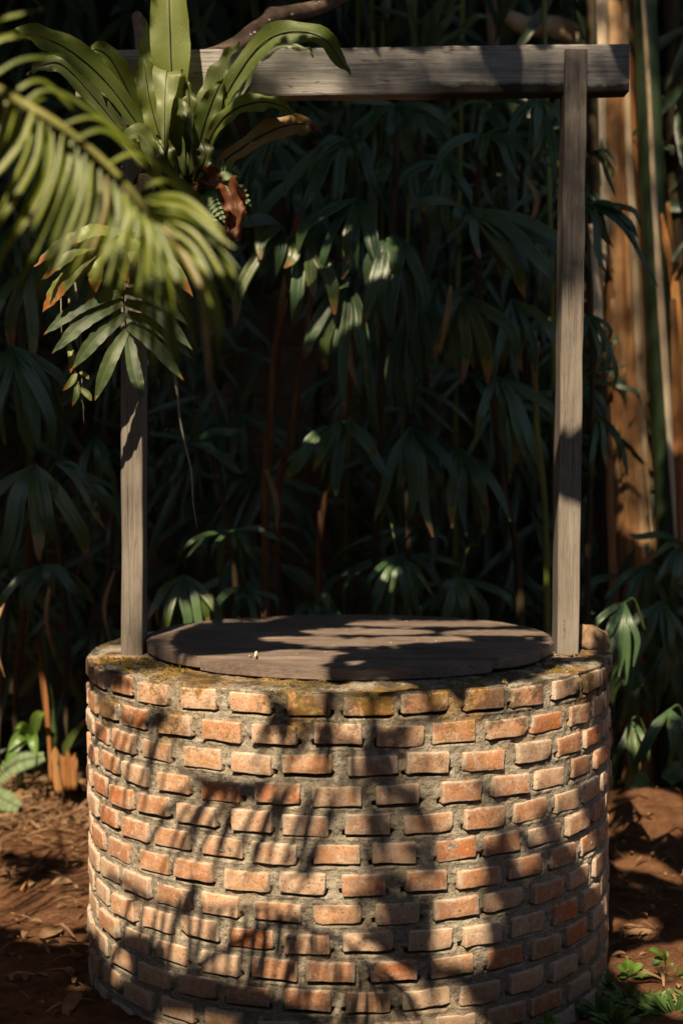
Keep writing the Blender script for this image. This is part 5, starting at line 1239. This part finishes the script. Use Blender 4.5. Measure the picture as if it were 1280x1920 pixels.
tag(link_mesh('soil_clods', V, F, M['soil'], None, None, False), 'small loose clods of reddish soil', 'soil', None, 'stuff')

# left corner plants
sp_ = thing('split_leaf_seedling', 'young palm seedling with a forked bright leaf at the lower left', 'seedling', gpx(62, 1470))
hub = P(62, 1378, 1.75)
tube('stem', spline([gpx(62, 1470), P(70, 1420, 1.75), hub], 8), 0.004, M['petiole'], sp_, 6)
for tip, w_ in [((84, 1336), 34), ((16, 1408), 32), ((8, 1438), 28), ((68, 1420), 30), ((30, 1366), 22)]:
    t_ = P(*tip, 1.66)
    blade('leaflet', [hub, hub.lerp(t_, 0.5) + Vector((0, -0.02, 0.03)), t_], w_ / FPX * 4.0, M['seedling'], sp_, prof='lance', n=10, m=5, fold=0.25)
iv = thing('sheathed_shoot', 'tall green shoot with an orange dry sheath at the lower left', 'shoot', gpx(98, 1475))
tube('stem', spline([gpx(100, 1475), P(100, 1400, 1.8), P(92, 1300, 1.8), P(84, 1180, 1.8)], 20), [lerp(0.028, 0.012, i / 19) for i in range(20)], M['petiole'], iv, 10, 0.1)
sheet_strip('sheath', [P(96, 1470, 1.74), P(94, 1400, 1.74), P(86, 1320, 1.74), P(74, 1210, 1.74)], 0.022, M['sheath'], iv, n=14)
sheet_strip('sheath', [P(112, 1490, 1.74), P(106, 1440, 1.74), P(104, 1400, 1.74)], 0.05, M['sheath'], iv, n=10)
blade('leaf', [P(108, 1450, 1.76), P(130, 1390, 1.7), P(165, 1345, 1.66)], 0.035, M['rhapis_y'], iv, prof='lance', n=10, m=5, fold=0.3)
stb = thing('dry_stump', 'small orange dry stump right of the sheathed shoot', 'stump', gpx(132, 1480))
tube('core', spline([gpx(134, 1482), P(130, 1440, 1.75), P(126, 1405, 1.75)], 8), [0.032, 0.03, 0.026, 0.024, 0.02, 0.018, 0.014, 0.008], M['sheath'], stb, 10, 0.25, 3.0)
for dx in (-10, 0, 9): sheet_strip('sheath', [P(132 + dx, 1482, 1.70), P(130 + dx * 0.9, 1440, 1.70), P(128 + dx * 1.5, 1404 + abs(dx), 1.70)], 0.035, M['sheath_orange' if dx == 0 else 'sheath'], stb, n=8, seed=dx + 2.0)
def sword_fern(label, base, tip, w, Yd=0.0, lift=0.04, wilt=False):
    a = gpx(*base); b = P(*tip, a.y + Yd)
    th_ = thing('sword_fern', label, 'fern', a, 'small sword ferns on the soil')
    ax_ = spline([a, a.lerp(b, 0.55) + Vector((0, -0.01, lift)), b], 26)
    fr = tube('frond', ax_, 0.0016, M['petiole'], th_, 5)
    for i in range(4, 26):
        for s_ in (-1, 1):
            t_ = i / 25; dirn = (ax_[i] - ax_[i - 1]).normalized(); sd = dirn.cross(Vector((0, -1, 0.5))).normalized() * s_
            L_ = w * (0.35 + 0.65 * math.sin(math.pi * min(1, 0.12 + 0.80 * t_)))
            blade('pinna', [ax_[i], ax_[i] + sd * L_ * 0.5 + dirn * L_ * 0.1, ax_[i] + sd * L_ + dirn * L_ * 0.2 + Vector((0, 0, -0.004))], 0.0125, M['swordfern'], fr, face=Vector((0, -1, 0.5)), prof='oval', n=4, m=3, fold=0.15)
sword_fern('curved sword fern frond at the left edge above the litter', (-40, 1500), (80, 1418), 0.045, 0.0)
sword_fern('low sword fern frond lying at the left edge on the litter', (-60, 1520), (34, 1512), 0.05, -0.1, 0.05)
sword_fern('bright upright sword fern frond on the soil right of the well', (1168, 1516), (1214, 1468), 0.034)
sword_fern('dim sword fern frond at the right edge above the soil mound', (1240, 1512), (1288, 1446), 0.042)
V, F, U = [], [], []
def sprig(name, label, cat, base, leaves, mat='seedling', stem_top=None, group=None, wscale=1.0):
    b = gpx(*base); th_ = thing(name, label, cat, b, group)
    Yb = b.y
    if stem_top:
        tube('stem', spline([b, P((base[0] + stem_top[0]) / 2 + 2, (base[1] + stem_top[1]) / 2, Yb), P(*stem_top, Yb)], 8), [lerp(0.003, 0.0015, i / 7) for i in range(8)], M['petiole'], th_, 6)
    for (x0, y0, x1, y1, w_) in leaves:
        k = (Yb - CAM.y) / FPX
        a = P(x0, y0, Yb - 0.005); e_ = P(x1, y1, Yb - rnd(0.01, 0.04)); m_ = a.lerp(e_, 0.5) + Vector((0, -0.006, 0.006))
        blade('leaf', [a, m_, e_], w_ * k * wscale, M[mat], th_, face=Vector((rnd(-0.4, 0.4), -0.7, 1)), prof='oval' if mat == 'seedling' else 'lance', n=9, m=5, fold=0.25)
    return th_
sprig('seedling', 'tall bright seedling on a thin stem at the lower right', 'seedling', (1248, 1846), [(1244, 1796, 1216, 1780, 16), (1244, 1796, 1252, 1788, 18), (1242, 1798, 1222, 1810, 18), (1246, 1800, 1240, 1778, 14), (1250, 1806, 1260, 1812, 9)], 'seedling', (1245, 1797))
sprig('seedling', 'broad leaved bright seedling close to the right foot of the well', 'seedling', (1178, 1836), [(1176, 1826, 1176, 1798, 22), (1176, 1826, 1154, 1814, 18), (1178, 1828, 1204, 1808, 18), (1180, 1830, 1222, 1826, 18), (1176, 1830, 1160, 1832, 14)], 'seedling', (1177, 1824))
sprig('seedling', 'small seedling cut by the right edge of the picture', 'seedling', (1272, 1838), [(1272, 1828, 1262, 1818, 14), (1272, 1828, 1286, 1816, 16), (1272, 1830, 1284, 1836, 12)], 'seedling', (1272, 1828))
sprig('seedling', 'small upright seedling in front of the lower part of the well', 'seedling', (940, 1936), [(940, 1905, 939, 1876, 11), (940, 1912, 920, 1898, 12), (940, 1912, 956, 1902, 11), (941, 1916, 928, 1914, 10)], 'seedling', (940, 1908))
sprig('seedling', 'low round leaved seedling in front of the well near the weeds', 'seedling', (1020, 1938), [(1020, 1918, 986, 1910, 14), (1020, 1918, 1034, 1896, 16), (1018, 1918, 1000, 1922, 14), (1022, 1920, 1050, 1912, 12)], 'seedling', (1020, 1920))
sprig('seedling', 'tiny seedling at the left foot of the well', 'seedling', (206, 1886), [(206, 1880, 190, 1882, 9), (206, 1880, 214, 1870, 10)], 'seedling', (206, 1879))
sprig('seedling', 'dark leafy seedling touching the right foot of the well', 'seedling', (1142, 1862), [(1142, 1850, 1130, 1826, 16), (1142, 1850, 1158, 1836, 18), (1142, 1855, 1122, 1850, 16), (1144, 1856, 1160, 1860, 18), (1140, 1850, 1138, 1818, 12)], 'weed', (1142, 1846))
def rosette(label, c, n_, L, mat='weed', w=13):
    lv = []
    for i in range(n_):
        a = math.pi * (0.02 + 0.96 * i / (n_ - 1)) + rnd(-0.15, 0.15); l_ = L * rnd(0.65, 1.1)
        lv.append((c[0] + rnd(-5, 5), c[1] - rnd(0, 5), c[0] + math.cos(a) * l_, c[1] - math.sin(a) * l_ * 0.72 + rnd(-5, 8), w * rnd(0.7, 1.2)))
    sprig('weed', label, 'weed', (c[0], c[1] + 3), lv, mat, None, 'leafy weeds at the lower right of the well')
rosette('pale leafy weed in the sun at the bottom right corner', (1262, 1910), 18, 84, 'weed', 16)
rosette('leafy weed left of the pale one at the bottom right corner', (1212, 1900), 16, 70, 'weed', 13)
rosette('dim leafy weed below the broad leaved seedling', (1176, 1884), 14, 58, 'weed', 12)
rosette('long bladed dark weed against the right foot of the well', (1122, 1900), 8, 66, 'weed', 11)
rosette('narrow leaved weed at the bottom edge right of the well', (1150, 1928), 14, 70, 'weed', 13)
rosette('bright weed at the right edge behind the seedlings', (1292, 1884), 12, 60, 'weed', 13)
tw = tube('twig', spline([gpx(40, 1660) + Vector((0, 0, 0.015)), gpx(75, 1622) + Vector((0, 0, 0.04)), gpx(112, 1590) + Vector((0, 0, 0.03))], 12), [0.004, 0.005, 0.005, 0.004, 0.005, 0.006, 0.005, 0.005, 0.004, 0.004, 0.003, 0.002], M['sheath_orange'], None, 6, 0.2)
tag(tw, 'orange brown twig lying on the soil left of the well', 'twig')
